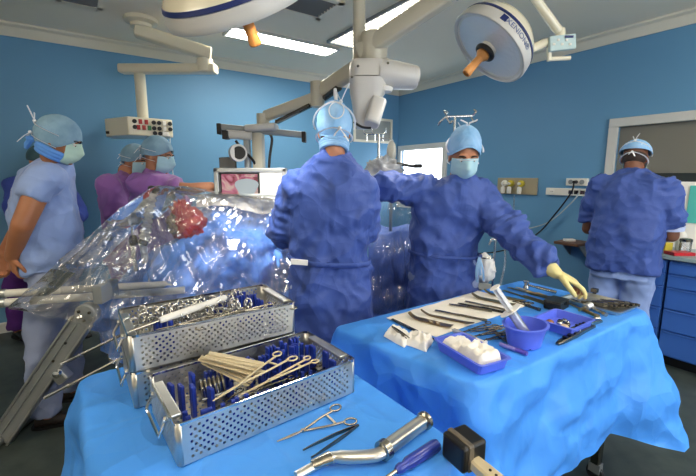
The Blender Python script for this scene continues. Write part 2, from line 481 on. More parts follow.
def added_tube_light(a, b, L):  # added, unseen; hung below the ceiling so the glow reaches it too
    o = thing('added_tube_light', 'added unseen tube light brightening the ceiling and instrument tables', 'ceiling light', R(a, b, CEIL), TH, OVER)
    MB().box((0, 0, -.28), (.16, L, .05)).build('tube_cover', M_addtube, o, world=False, smooth=0, bevel=.01)
    for s in (-1, 1):
        MB().box((0, s*(L/2+.012), -.28), (.17, .024, .06)).build('end_cap', M_frame, o, world=False, smooth=0)
        MB().tube([(0, s*L*.4, 0), (0, s*L*.4, -.255)], .004, 8).build('wire', M_chrome, o, world=False)
for a, b in ((-.15, -.3), (1.7, -.5), (3.3, -.6), (-1.7, 1.6)): added_tube_light(a, b, 1.3)
def vent(a, b, sz, label):
    o = thing('ceiling_vent', label, 'vent', R(a, b, CEIL), TH)
    m = MB()
    for sx, sy, dx, dy in ((0, 1, 1, .12), (0, -1, 1, .12), (1, 0, .12, 1), (-1, 0, .12, 1)):
        m.box((sx*sz*.44, sy*sz*.44, -.01), (dx*sz, dy*sz, .02))
    m.build('frame', M_ceil, o, world=False, smooth=0)
    MB().box((0, 0, -.003), (sz*.8, sz*.8, .004)).build('opening', mat('vent_dark', '#3b3d3c', .7), o, world=False, smooth=0)
    m = MB()
    for i in range(7): m.box((0, (i-3)*sz*.11, -.012), (sz*.78, .004, .02), Matrix.Rotation(.6, 3, 'X'))
    m.build('slats', mat('vent_slat', '#77797a', .5), o, world=False, smooth=0)
vent(1.62, 2.86, .40, 'square dark ceiling vent beside the large lamp dish')
vent(.14, 3.72, .30, 'small dark ceiling vent near the wall socket pendant')

# ------------------------------------------------------------------ wall services on the right-hand wall
def wloc(b, z): return R(A1, b, z)
MW = TH - PI/2              # local +x runs towards smaller b, local -y into the room
o = thing('gas_outlet_panel', 'beige wall panel with yellow gas valves behind the reaching nurse', 'gas panel', wloc(2.64, 1.355), MW)
MB().box((0, -.012, 0), (.50, .024, .19)).build('plate', M_panelgas, o, world=False, smooth=0, bevel=.004)
for i, x in enumerate((-.14, -.06, .07)):
    v = MB().lathe([(.036, 0), (.038, .01), (.038, .03), (.028, .04)], 18, Matrix.Rotation(PI/2, 3, 'X'), (x, -.024, .03)).build('valve', M_yellow if i else M_socket, o, world=False)
    MB().lathe([(.012, .04), (.016, .05), (.016, .07), (.01, .075)], 12, Matrix.Rotation(PI/2, 3, 'X'), (x, -.024, .03)).build('coupling', M_white, v, world=False)
    MB().lathe([(.022, 0), (.026, .03), (.024, .07), (.01, .08)], 16, None, (x, -.07, -.085)).build('flow_bottle', M_white, o, world=False)
tube = MB()
tube.tube([wloc(2.63, 1.27)+R(-.07, 0), wloc(2.63, 1.15)+R(-.06, 0), wloc(2.62, .9)+R(-.05, 0), wloc(2.7, .72)+R(-.08, 0), wloc(2.9, .66)+R(-.1, 0)], .006, 8)
tag(tube.build('oxygen_tube', M_clear), 'thin clear tube hanging from the yellow gas valves', 'tube')
o = thing('socket_strip', 'long white horizontal strip of wall sockets behind the black cable', 'socket strip', wloc(2.055, 1.308), MW)
MB().box((0, -.02, 0), (.44, .04, .075)).build('casing', M_socket, o, world=False, smooth=0, bevel=.004)
for x in (-.15, .045, .10, .16):
    MB().box((x, -.042, 0), (.045, .006, .04)).build('outlet', M_dark if x > .02 else M_white, o, world=False, smooth=0, bevel=.003)
for x in (-.158, -.142): MB().ball((x, -.046, 0), (.004, .003, .004)).build('pin_hole', M_black, o, world=False)
o = thing('double_socket', 'small white double wall socket with a black plug above the socket strip', 'socket', wloc(1.965, 1.412), MW)
MB().box((0, -.02, 0), (.21, .04, .075)).build('casing', M_socket, o, world=False, smooth=0, bevel=.005)
for x in (-.055, .055): MB().lathe([(.024, 0), (.024, .004), (.02, .004)], 18, Matrix.Rotation(PI/2, 3, 'X'), (x, -.04, 0)).build('outlet', M_grey, o, world=False)
c = MB(); pl = wloc(1.965, 1.412)+R(-.05, 0)
c.tube([pl+R(.01, 0), pl+R(-.04, 0)], [.018, .016], 12)
pts = [pl+R(-.04, 0), wloc(1.98, 1.3)+R(-.10, 0), wloc(2.15, 1.05)+R(-.07, 0), wloc(2.32, .82)+R(-.10, 0), wloc(2.6, .62)+R(-.25, 0), wloc(2.9, .55)+R(-.5, 0), wloc(3.1, .5)+R(-.8, 0)]
def spline(P, k=8):
    P = [V(p) for p in P]; out = []
    for i in range(len(P)-1):
        a, b, c_, d = P[max(i-1, 0)], P[i], P[i+1], P[min(i+2, len(P)-1)]
        for j in range(k):
            t = j/k; out.append(.5*((2*b) + (c_-a)*t + (2*a-5*b+4*c_-d)*t*t + (3*b-a-3*c_+d)*t**3))
    out.append(P[-1]); return out
c.tube(spline(pts), .008, 8)
tag(c.build('power_cable', M_cable), 'black power cable slanting down from the double wall socket', 'cable')
c = MB(); c.tube(spline([wloc(1.93, 1.30)+R(-.05, 0), wloc(1.96, 1.22)+R(-.08, 0), wloc(2.2, .98)+R(-.06, 0), wloc(2.5, .86)+R(-.06, 0), wloc(2.75, .82)+R(-.1, 0)]), .006, 8)
tag(c.build('grey_cable', mat('pale_cable', '#aab4b8', .5)), 'thin pale grey cable looping down behind the black cable', 'cable')

# small wooden wall shelf just short of the worktop
o = thing('wall_shelf', 'small brown wooden shelf on the wall beside the masked man in the jacket', 'shelf', wloc(1.90, .8), MW)
MB().box((0, -.14, 0), (.24, .28, .028)).build('board', M_wood, o, world=False, smooth=0, bevel=.003)
for x in (-.08, .08): MB().prism([(0, 0), (-.2, 0), (0, -.14)], -.006, .006, Matrix(((0, 0, 1), (1, 0, 0), (0, 1, 0))), (x, 0, -.014)).build('bracket', M_grey, o, world=False, smooth=0)
tag(MB().box((0, 0, .012), (.1, .06, .024)).build('cream_packet', M_gauze, None, loc=None, smooth=0, bevel=.005), 'small cream packet lying on the brown wall shelf', 'packet').location = wloc(1.92, .815)+R(-.17, 0)

# ------------------------------------------------------------------ blue drawer cabinets under a worktop
CF = 3.62
def cabinet(b0, b1, label):
    o = thing('drawer_cabinet', label, 'cabinet', R((CF+A1)/2, (b0+b1)/2, 0), MW, 'blue drawer cabinets')
    d = A1-CF; wd = b1-b0
    MB().box((0, .01, .465), (wd-.006, d-.03, .75)).build('carcass', M_cab, o, world=False, smooth=0)
    MB().box((0, .04, .045), (wd-.006, d-.1, .09)).build('plinth', M_black, o, world=False, smooth=0)
    zs = [.10, .30, .47, .64, .745, .84]
    for i in range(5):
        z0, z1 = zs[i]+.005, zs[i+1]-.005
        q = MB().box((0, -d/2+.01, (z0+z1)/2), (wd-.012, .022, z1-z0)).build('drawer_front', M_cab, o, world=False, smooth=0, bevel=.003)
        MB().box((0, -d/2-.004, z1-.008), (wd-.05, .012, .008)).build('grip_rail', mat('grip_blue', '#345fa8', .4), q, world=False, smooth=0)
cabinet(.98, 1.47, 'blue drawer cabinet directly in front of the standing man in the jacket')
cabinet(.31, .97, 'blue drawer cabinet under the worktop at the edge of the picture')
m = MB(); rbox(m, CF-.03, A1-.001, .28, 1.49, .855, .888)
tag(m.build('worktop', M_top, smooth=0, bevel=.006), 'grey green worktop on the blue drawer cabinets', 'worktop')
# things on the worktop
def onTop(a, b): return R(a, b, .889)
o = thing('leaflet_stand', 'teal and white poster card standing on the worktop by the window', 'poster', onTop(4.06, 1.0), MW+.15)
MB().box((0, 0, .27), (.24, .012, .54), Matrix.Rotation(-.06, 3, 'X')).build('card', M_paper, o, world=False, smooth=0)
MB().box((.05, -.009, .36), (.13, .004, .3), Matrix.Rotation(-.06, 3, 'X')).build('print', M_teal, o, world=False, smooth=0)
MB().box((0, .06, .1), (.1, .1, .2)).build('support', M_paper, o, world=False, smooth=0)
o = thing('disinfectant_bottle', 'white pump bottle on the worktop in front of the teal poster', 'bottle', onTop(3.9, .985), 0)
MB().lathe([(.03, 0), (.034, .01), (.034, .12), (.02, .15), (.012, .155), (.012, .17)], 20).build('bottle_body', M_white, o, world=False)
MB().lathe([(.014, .168), (.014, .19), (.005, .192), (.005, .22)], 14).tube([(0, 0, .22), (-.03, -.02, .22), (-.04, -.03, .21)], .006, 8).build('pump', M_teal, o, world=False)
o = thing('specimen_jar', 'clear jar with a dark lid on the worktop', 'jar', onTop(3.8, .93), 0)
MB().lathe([(.035, 0), (.038, .01), (.038, .09)], 20).build('jar_body', M_clear, o, world=False)
MB().lathe([(.04, .09), (.04, .11), (.03, .114)], 20).build('lid', M_dark, o, world=False)
tag(MB().box((0, 0, .012), (.16, .1, .024)).build('red_packet', M_red, smooth=0, bevel=.003), 'flat red and white packet lying on the worktop edge', 'packet').location = onTop(3.68, .93)
for i, (a, b, cl, lab) in enumerate(((3.78, 1.04, M_yellow, 'small yellow box on the worktop by the jacketed man'), (3.86, 1.10, M_sgreen, 'small dark green box on the worktop'), (3.74, 1.09, M_gauze, 'cream carton on the worktop close to the man'))):
    q = MB().box((0, 0, .035), (.06, .05, .07)).build('small_box', cl, smooth=0, bevel=.003); q.location = onTop(a, b); q.rotation_euler.z = i*.7
    tag(q, lab, 'box')

# ================================================================== CEILING EQUIPMENT
def bar(mb, p, q, wd, ht, up=(0, 0, 1)):
    """rounded rectangular beam"""
    p, q = V(p), V(q); d = (q-p).normalized(); s = d.cross(V(up)).normalized(); u = s.cross(d); rings = []
    for c in (p, q):
        ring = []
        for j in range(16):
            a = 2*PI*j/16; x, y = math.cos(a), math.sin(a); k = 1/((abs(x)**5+abs(y)**5)**.2)
            ring.append(c + s*(x*k*wd/2) + u*(y*k*ht/2))
        rings.append(ring)
    return mb.loft(rings)
def zrot(d):
    return V((0, 0, 1)).rotation_difference(V(d).normalized()).to_matrix()

# --- socket pendant over the far wall
pb = R(.58, 3.9, CEIL)
o = thing('socket_pendant', 'cream jointed ceiling pendant arm carrying a socket box', 'pendant', pb)
j1 = at(208, 58, 3.74); base = at(141, 24, 3.56)
MB().lathe([(.13, CEIL), (.13, CEIL-.03), (.085, CEIL-.045), (.085, base.z-.03)], 24, None, (base.x, base.y, 0)).build('ceiling_mount', M_cream, o)
m = MB(); bar(m, base+V((-.05, 0, -.05)), j1+V((.03, 0, .03)), .14, .11); m.build('upper_arm', M_cream, o, bevel=.01)
MB().lathe([(.07, j1.z-.01), (.075, j1.z-.06), (.07, j1.z-.12)], 20, None, (j1.x-.03, j1.y, 0)).build('joint', M_cream, o)
l0 = at(216, 69, 3.74); l1 = at(121, 69, 3.82)
m = MB(); bar(m, l0, l1, .12, .085); m.build('lower_arm', M_cream, o, bevel=.01)
p0 = at(139.5, 74, 3.8); p1 = at(140.5, 119, 3.8)
m = MB(); m.tube([(p0.x, p0.y, p0.z), (p0.x, p0.y, p1.z-.03)], .048, 18); m.build('drop_post', M_cream, o)
# box: a blunt panel body with two faces
zt, zb = p1.z, at(140, 137, 3.8).z
c0, c1, c2 = at(105, 126, 3.78), at(128, 126, 3.62), at(173, 129, 3.86)
bk1, bk0 = at(165, 126, 4.05), at(112, 126, 4.02)
prof = [c0, c1, c2, bk1, bk0]
m = MB().loft([[V((p.x, p.y, zb)) for p in prof], [V((p.x, p.y, zt)) for p in prof]])
bx = m.build('socket_box', M_cream, o, smooth=0, bevel=.01)
ex = (c2-c1); ex.z = 0; Lx = ex.length; ex.normalize(); nf = ex.cross(V((0, 0, 1))); nf = nf if nf.y < 0 else -nf
Mf = Matrix((ex, V((0, 0, 1)), -nf)).transposed()
rows = [[('k', .14), ('r', .27), ('r', .40), ('k', .56), ('k', .68), ('w', .80), ('k', .93)], [('k', .14), ('r', .22), ('r', .34), ('g', .46), ('k', .56), ('k', .68), ('w', .80), ('k', .93)], [('k', .57), ('k', .69), ('w', .78), ('w', .86)]]
for i, row in enumerate(rows):
    for kd, u in row:
        zz = zt - (zt-zb)*(.24, .55, .82)[i]
        p = c1 + ex*(u*Lx) + nf*.004; p.z = zz
        if kd == 'k': MB().lathe([(.019, 0), (.019, .012), (.012, .014)], 14, Mf @ Matrix.Scale(-1, 3, (0, 0, 1)), p).build('socket', M_black, o)
        else: MB().box(p, (.03, .042, .012), Mf).build('socket', {'r': M_sred, 'g': M_sgreen, 'w': M_white}[kd], o, smooth=0, bevel=.003)
MB().box(c0+(c1-c0)*.12+V((0, 0, -.06))+(c1-c0).cross(V((0,0,1))).normalized()*.0, (.03, .03, .025)).build('latch', M_black, o, smooth=0)
# thin white line hanging from the box
q = at(170, 138, 3.84)
m = MB(); m.tube(spline([q+V((0, 0, .02)), q+V((.0, 0, -.25)), q+V((.03, 0, -.6)), q+V((.05, .1, -.8))]), .005, 6); tag(m.build('hanging_lead', mat('pale_cable2', '#b9c6cc', .5)), 'thin pale lead hanging from the socket pendant box', 'cable')

# --- surgical lamps
def lamp_dome(o, c, nrm, rad, depth, text=False, handle=M_orange, tx=None, hl=1.0):
    nrm = V(nrm).normalized(); Mz = zrot(nrm)     # nrm = where the lamp looks
    if tx is not None:
        x = (V(tx) - nrm*V(tx).dot(nrm)).normalized(); Mz = Matrix((x, nrm.cross(x), nrm)).transposed()
    P = lambda prof: [(r*rad, -z*depth) for r, z in prof]
    MB().lathe(P([(.02, 1.0), (.25, .985), (.5, .9), (.72, .74), (.86, .55), (.935, .37)]), 48, Mz, c, cap=True).build('dome', M_creamd, o)
    MB().lathe(P([(.935, .37), (.945, .37), (.968, .28), (.96, .28)]), 48, Mz, c, cap=False).build('stripe', M_navy, o)
    MB().lathe(P([(.962, .27), (.99, .1), (1.0, 0), (.985, -.06), (.95, -.07), (.9, -.02)]), 48, Mz, c, cap=False).build('rim', mat('rim_grey', '#c9c8c4', .35), o)
    rf = MB()
    rf.lathe([(.92*rad, .0), (.84*rad, -.03*depth), (.55*rad, -.30*depth), (.2*rad, -.36*depth), (.05*rad, -.3*depth)], 48, Mz, c)
    rf.build('reflector', M_reflector, o)
    MB().lathe([(.93*rad, .0), (.93*rad, .003), (.86*rad, .003), (.86*rad, 0)], 48, Mz, c, cap=False).build('inner_ring', M_white, o)
    h = MB(); h.lathe([(.045, -.06), (.05, -.01), (.05, .02), (.035, .03)], 20, Mz, c); h.build('hub', M_white, o)
    h = MB(); h.ring(V(c)+nrm*.035, .05, .014, nrm, 28, 10); h.build('hub_ring', M_black, o)
    h = MB(); h.lathe([(.034, .03), (.042, .055), (.03, .075), (.024, .08), (.024, .08+.07*hl), (.028, .08+.11*hl), (.024, .08+.12*hl), (.02, .08+.12*hl), (.02, .08+.11*hl)], 20, Mz, c); h.build('handle', handle, o)
    return Mz
# large dish overhead
lc = V((-.43, 1.66, 2.16))
o = thing('surgical_lamp', 'large cream surgical lamp dish with navy stripe overhead at the top edge', 'surgical lamp', (lc.x, lc.y, CEIL))
ldir = V((.22, .6, -.77)).normalized()
lamp_dome(o, lc, ldir, .30, .18, handle=M_amber, hl=.75)
a = MB(); bar(a, lc-ldir*.14+V((-.1, -.1, 0)), V((-.75, 1.15, 2.62)), .06, .08); a.build('yoke_arm', M_creamd, o)
a = MB(); a.tube([(-.75, 1.15, 2.55), (-.75, 1.15, CEIL)], .05, 18); a.build('ceiling_tube', M_creamd, o)
sp = bpy.data.lights.new('lamp_beam', 'SPOT'); sp.energy = LAMP_W; sp.spot_size = 1.10; sp.spot_blend = .5; sp.shadow_soft_size = .2; sp.color = (1, .97, .9)
so = bpy.data.objects.new('lamp_beam', sp); COL.objects.link(so); so.location = lc + ldir*.06
so.rotation_euler = (V((-.06, .80, -.95))).to_track_quat('-Z', 'Y').to_euler()

# second dish with its lettering, yoke and control panel
rc = at(489, 48, 2.42)
nd = V((-.67, -.08, -.74)).normalized()
o = thing('surgical_lamp', 'round cream surgical lamp tilted open, with lettering on its rim, before the blue wall', 'surgical lamp', V((1.1, 2.6, CEIL)))
RR, DD = .255, .20
Mz = lamp_dome(o, rc, nd, RR, DD, tx=(1, 0, 0))
sp = bpy.data.lights.new('lamp_beam', 'SPOT'); sp.energy = LAMP2_W; sp.spot_size = .95; sp.spot_blend = .5; sp.shadow_soft_size = .18; sp.color = (1, .97, .9)
so = bpy.data.objects.new('lamp_beam', sp); COL.objects.link(so); so.location = rc + nd*.06; so.rotation_euler = nd.to_track_quat('-Z', 'Y').to_euler()
# lettering set round the rim band
def text_mesh(txt, size):
    cu = bpy.data.curves.new('t', 'FONT'); cu.body = txt; cu.size = size; cu.extrude = .0006; cu.align_x = 'CENTER'
    ob = bpy.data.objects.new('t', cu); COL.objects.link(ob)
    dg = bpy.context.evaluated_depsgraph_get(); dg.update()
    me = bpy.data.meshes.new_from_object(ob.evaluated_get(dg)); bpy.data.objects.remove(ob)
    return me
def band_point(ang, zz):
    """on the rim flank: ang round the axis, zz along it"""
    k = (zz - .0)/.27
    r = RR*(1.0 + (.962-1.0)*k) + .0025
    return V(rc) + Mz @ V((r*math.cos(ang), r*math.sin(ang), -zz*DD))
me = text_mesh('XENION\u00ae', .045)
view = (V((0, 0, CAMH)) - rc).normalized(); lv = Mz.inverted() @ view
mid = math.atan2(lv.y, lv.x) - .28
flip = -1
for v in me.vertices:
    ang = mid + flip*v.co.x/RR
    zz = .085 + v.co.y/DD*.9
    p = band_point(ang, zz); n = (p - V(rc) - nd*((p-V(rc)).dot(nd))).normalized()
    v.co = p + n*v.co.z
me.update()
inv = basis(o).inverted()
for v in me.vertices: v.co = inv @ v.co
link('lettering', me, mat('letter_blue', '#5b6c98', .4), o, 0)
lg = MB(); vs = []
for dx, dz in ((-.135, .06), (-.10, .06), (-.10, .235), (-.135, .235)):
    p = band_point(mid + flip*dx/RR, dz); vs.append(p)
lgn = (vs[0]-V(rc)); lgn = (lgn - nd*lgn.dot(nd)).normalized()*.002
lg.loft([[p-lgn for p in vs], [p+lgn for p in vs]]); lg.build('emblem', M_navy, o, smooth=0)
y0 = rc - nd*.03 + (Mz @ V((1, 0, 0)))*RR
y0 = at(531, 49, 2.46); y1 = at(545, 43, 2.5); y2 = at(552, 42, 2.5); y3 = at(560, 38, 2.5); y4 = at(558, 30, 2.5); y5 = at(533, -4, 2.42)
m = MB(); m.tube(spline([y0+V((-.03, 0, -.01)), y0, (y0+y1)/2+V((0, 0, .0)), y1, y2], 5), [.018]*6+[.026]*15, 14); m.build('yoke', M_creamd, o)
m = MB(); m.tube(spline([y3+V((0, 0, -.03)), y3+V((0, 0, .04)), y4, (y4*.6+y5*.4), y5, y5+(y5-y4)*1.2], 6), .026, 14); m.build('support_arm', M_creamd, o)
e = y5+(y5-y4)*1.2
m = MB(); m.tube([e, (e.x, e.y, CEIL)], .05, 16); m.build('ceiling_tube', M_creamd, o)
pc = at(562, 43, 2.47)
k = MB().box(pc, (.155, .03, .085), Matrix.Rotation(-.1, 3, 'Y')).build('control_panel', mat('panel_teal', '#b3cacd', .3), o, smooth=0, bevel=.005)
for i in range(5): MB().box(pc+V((-.055+.024*i, -.018, .012 if i % 2 else -.012)), (.014, .004, .012)).build('button', M_white, k, smooth=0)
MB().box(pc+V((.03, -.018, .03)), (.05, .004, .012)).build('display_strip', M_navy, k, smooth=0)
m = MB(); g0, g1, g2 = at(549, 46, 2.5), at(549, 61, 2.5), at(570, 58, 2.5)
bar(m, g0, g1, .022, .03, (0, 1, 0)); m.build('bracket', M_creamd, o, bevel=.003)
m = MB(); m.tube([g1+V((-.01, 0, .01)), g2], .013, 12); m.build('grip_bar', M_creamd, o)

# --- ceiling boom with two jointed arms
e1 = at(359, 55, 2.45)
o = thing('ceiling_boom', 'grey jointed ceiling boom with pale motor housing above the standing surgeon', 'boom', (e1.x, e1.y, CEIL))
m = MB(); m.tube([(e1.x, e1.y, e1.z-.04), (e1.x, e1.y, CEIL)], [.036, .036], 20); m.build('drop_pole', M_greyarm, o)
MB().lathe([(.1, CEIL), (.1, CEIL-.02), (.05, CEIL-.035)], 24, None, (e1.x, e1.y, 0)).build('ceiling_flange', M_greyarm, o)
e2 = at(449, -6, 2.2)
m = MB(); bar(m, e1+V((.0, -.02, .0)), e2, .085, .10); m.build('spring_arm', M_greyarm, o, bevel=.008)
m = MB(); bar(m, e2+(e2-e1)*.02, e2+(e2-e1)*.5+V((0, 0, .06)), .085, .10); m.build('spring_arm_end', M_greyarm, o, bevel=.008)
hub = at(373, 55, 2.43)
MB().lathe([(.07, 0), (.085, .02), (.085, .15), (.07, .18)], 24, None, (hub.x, hub.y, at(373, 66, 2.43).z)).build('elbow_joint', M_greyarm, o)
# arm to the left
a1, a2, a3 = at(366, 62, 2.45), at(319, 93, 2.72), at(263, 119, 2.9)
m = MB(); bar(m, a1, a2+V((.02, 0, .015)), .075, .095); m.build('middle_arm', M_greyarm, o, bevel=.008)
m = MB(); bar(m, a1*.45+a2*.55+V((0, 0, -.045)), a2+V((.03, 0, -.035)), .05, .03); m.build('cable_cover', M_dark, o)
m = MB(); m.tube([a2+V((-.01, 0, -.09)), a2+V((-.01, 0, .07))], .048, 18); m.build('wrist_joint', M_greyarm, o)
m = MB(); bar(m, a2+V((-.02, 0, -.03)), a3+V((.02, 0, .02)), .065, .075); m.build('lower_arm', M_greyarm, o, bevel=.008)
m = MB(); bar(m, a2+V((-.06, 0, -.08)), a3+V((.1, 0, -.022)), .04, .025); m.build('cable_cover', M_dark, o)
m = MB(); m.tube([a3+V((0, 0, -.06)), a3+V((0, 0, .035))], .045, 18); m.build('end_joint', M_greyarm, o)
# motor housing
h0, h1 = at(352, 66, 2.4), at(384, 66, 2.4)
zt, zm, zb = at(370, 62, 2.4).z, at(370, 80, 2.4).z, at(370, 128, 2.4).z
hx = (h0.x+h1.x)/2; hw = (h1.x-h0.x)/2+.015
def sq(c, a, b, n=28, k=4):
    out = []
    for j in range(n):
        t = 2*PI*j/n; x, y = math.cos(t), math.sin(t); s = 1/((abs(x)**k+abs(y)**k)**(1/k)); out.append(V(c)+V((x*s*a, y*s*b, 0)))
    return out
rg = [sq((hx, 2.42, zt), hw*.9, .10), sq((hx, 2.42, zt-.02), hw, .115), sq((hx, 2.42, zm+.005), hw, .115)]
MB().loft(rg).build('housing_top', M_housing, o)
rg = [sq((hx, 2.42, zm), hw, .115), sq((hx, 2.42, zm-.07), hw*.97, .11), sq((hx-.015, 2.42, zm-.13), hw*.72, .09), sq((hx-.02, 2.42, zb+.02), hw*.5, .075), sq((hx-.015, 2.42, zb), hw*.42, .06)]
MB().loft(rg).build('housing_body', M_housing, o)
m = MB(); c0 = at(384, 74, 2.4); c1 = at(418, 78, 2.46)
m.tube([c0+V((-.03, 0, 0)), c0+V((.0, 0, 0)), c1+V((-.025, 0, 0)), c1+V((-.008, 0, 0)), c1], [.10, .105, .085, .07, .045], 28, True, .8); m.build('side_drum', M_housing, o)
m = MB(); bar(m, at(379, 100, 2.36), at(371, 125, 2.32), .09, .11, (0, 1, 0)); m.build('lower_flap', M_housing, o, bevel=.01)
m = MB(); m.tube(spline([at(354, 122, 2.3), at(362, 127, 2.28), at(371, 128, 2.28)]), .007, 8); m.build('edge_trim', M_black, o)
m = MB(); m.lathe([(.05, 0), (.06, .02), (.045, .03)], 20, None, at(383, 92, 2.38)); m.build('light_ring', M_white, o)
for p in (at(358, 66, 2.3), at(352, 77, 2.3), at(388, 63, 2.3)): MB().ball(p, .007).build('screw', M_dark, o)
# plate, crossbar, column hanging from the boom
m = MB(); bar(m, at(247, 129, 2.9), at(277, 127, 2.9), .16, .05); m.build('mounting_plate', M_housing, o, bevel=.01)
b0, b1 = at(220, 127, 2.86), at(304, 135, 2.94)
m = MB(); bar(m, b0, b1, .05, .045); m.build('crossbar', M_grey, o)
for p in (b0, b1): MB().box(p+V((0, -.0, -.015)), (.03, .07, .075)).build('end_stop', M_black, o, smooth=0, bevel=.004)
p0, p1 = at(258, 133, 2.92), at(258, 170, 2.92)
m = MB(); bar(m, (p0.x, p0.y, p0.z), (p0.x, p0.y, p1.z-.03), .085, .10, (0, 1, 0)); m.build('column', M_greyarm, o, bevel=.006)
m = MB(); bar(m, (p0.x-.075, p0.y-.03, p0.z-.01), (p0.x-.075, p0.y-.03, p1.z-.02), .045, .06, (0, 1, 0)); m.build('column_rail', M_grey, o, bevel=.004)
m = MB(); bar(m, at(226, 134, 2.84), at(252, 136, 2.88), .07, .06); m.build('camera_bracket', M_housing, o, bevel=.01)
MB().box(at(226, 135, 2.82), (.04, .06, .06)).build('clamp', M_black, o, smooth=0, bevel=.005)
m = MB(); m.tube(spline([at(236, 141, 2.85), at(243, 150, 2.83), at(252, 159, 2.86), at(258, 169, 2.9)]), .010, 8); m.build('hose', M_black, o)
m = MB(); m.tube(spline([at(270, 134, 2.92), at(272, 140, 2.92), at(270, 155, 2.92), at(269, 170, 2.92), at(270, 178, 2.92)]), .010, 8); m.build('hanging_cable', M_black, o)
cc = at(240, 153, 2.78)
m = MB(); m.tube([cc+V((-.05, .12, 0)), cc+V((-.02, .0, 0)), cc+V((.0, -.03, 0))], [.055, .06, .06], 24); m.build('camera_head', M_housing, o)
m = MB(); m.tube([cc+V((.002, -.031, 0)), cc+V((.004, -.04, 0))], [.045, .043], 24); m.build('camera_lens', M_black, o)

# --- monitor with picture, laptop behind
mo = at(250, 180, 2.62)
o = thing('monitor', 'silver framed monitor showing a pink operation picture beside the surgeon', 'monitor', (mo.x, mo.y, .0))
x0, x1 = at(215, 180, 2.62).x, at(287, 180, 2.62).x; z1, z0 = at(250, 168, 2.62).z, at(250, 198, 2.62).z
Y = 2.62
m = MB(); fr = .03
for c, d in ((((x0+x1)/2, Y, z1-fr/2), (x1-x0, .05, fr)), (((x0+x1)/2, Y, z0+fr/2), (x1-x0, .05, fr)), ((x0+fr/2, Y, (z0+z1)/2), (fr, .05, z1-z0)), ((x1-fr/2, Y, (z0+z1)/2), (fr, .05, z1-z0))): m.box(c, d)
m.build('frame', M_alu, o, smooth=0, bevel=.006)
m = MB().box(((x0+x1)/2, Y+.02, (z0+z1)/2), (x1-x0-.02, .03, z1-z0-.02)); m.build('back_shell', M_grey, o, smooth=0)
sx0, sx1 = at(220, 180, 2.6).x, at(259, 180, 2.6).x
MB().box(((sx0+sx1)/2, Y-.012, (z0+z1)/2-.01), (sx1-sx0, .01, z1-z0-.05)).build('bezel', M_black, o, smooth=0)
def screen_mat():
    m = bpy.data.materials.new('screen_picture'); m.use_nodes = True; nt = m.node_tree; p = nt.nodes['Principled BSDF']
    tc = nt.nodes.new('ShaderNodeTexCoord'); n = nt.nodes.new('ShaderNodeTexNoise'); r = nt.nodes.new('ShaderNodeValToRGB')
    n.inputs['Scale'].default_value = 9; n.inputs['Detail'].default_value = 3; n.inputs['Distortion'].default_value = 1.5
    e = r.color_ramp.elements; e[0].position = .3; e[0].color = lin('#2b1a1c'); e[1].position = .72; e[1].color = lin('#7f9aa2')
    for q, c in ((.43, '#8a2a3c'), (.52, '#c46a86'), (.6, '#d9b4a8')): x = e.new(q); x.color = lin(c)
    nt.links.new(tc.outputs['Object'], n.inputs[0]); nt.links.new(n.outputs[0], r.inputs[0]); nt.links.new(r.outputs[0], p.inputs['Emission Color'])
    p.inputs['Emission Strength'].default_value = .7; p.inputs['Base Color'].default_value = (.02, .02, .02, 1); p.inputs['Roughness'].default_value = .2
    return m
MB().box(((sx0+sx1)/2, Y-.018, (z0+z1)/2-.01), (sx1-sx0-.02, .004, z1-z0-.06)).build('screen', screen_mat(), o, smooth=0)
bl = []
for j in range(28):
    a = 2*PI*j/28; bl.append((math.cos(a)*.075*(1+.15*math.sin(3*a)), math.sin(a)*.06*(1+.1*math.cos(2*a))))
MB().prism(bl, 0, .002, Matrix(((1, 0, 0), (0, 0, -1), (0, 1, 0))), ((sx0*.32+sx1*.68), Y-.0205, (z0+z1)/2-.025)).build('screen_shape', mat('screen_pale', '#5a6266', .3, emit=('#c6d0d6', .3)), o, smooth=0)
MB().box(((sx1+x1)/2-.01, Y-.014, (z0+z1)/2), (x1-sx1-.03, .008, z1-z0-.06)).build('side_panel', M_housing, o, smooth=0)
m = MB(); m.tube([((x0+x1)/2, Y+.07, 0.05), ((x0+x1)/2, Y+.07, z0+.1)], .03, 14); m.build('stand_post', M_grey, o)
m = MB()
for k in range(4): a = k*PI/2+.4; bar(m, ((x0+x1)/2, Y+.07, .05), ((x0+x1)/2+.3*math.cos(a), Y+.07+.3*math.sin(a), .03), .05, .04)
m.build('stand_base', M_grey, o)
m = MB(); bar(m, ((x0+x1)/2, Y+.07, z0+.1), ((x0+x1)/2, Y+.02, z0+.12), .08, .08); m.build('stand_bracket', M_grey, o)
lp = at(228, 172, 2.95)
o = thing('laptop', 'small dark screen tilted behind the silver monitor', 'laptop', (lp.x, lp.y, at(228, 178, 2.95).z))
c = at(228, 165, 2.98)
MB().box(c, (.13, .012, .12), Matrix.Rotation(-.15, 3, 'X') @ Matrix.Rotation(-.06, 3, 'Y')).build('screen', mat('laptop_dark', '#25333b', .25), o, smooth=0, bevel=.004)
MB().box(at(228, 177, 2.90)+V((0, 0, .0)), (.14, .15, .015)).build('keyboard_base', M_black, o, smooth=0, bevel=.003)
MB().box(at(228, 177, 2.90)+V((0, .0, -.04)), (.05, .05, .07)).build('mount', M_grey, o, smooth=0)

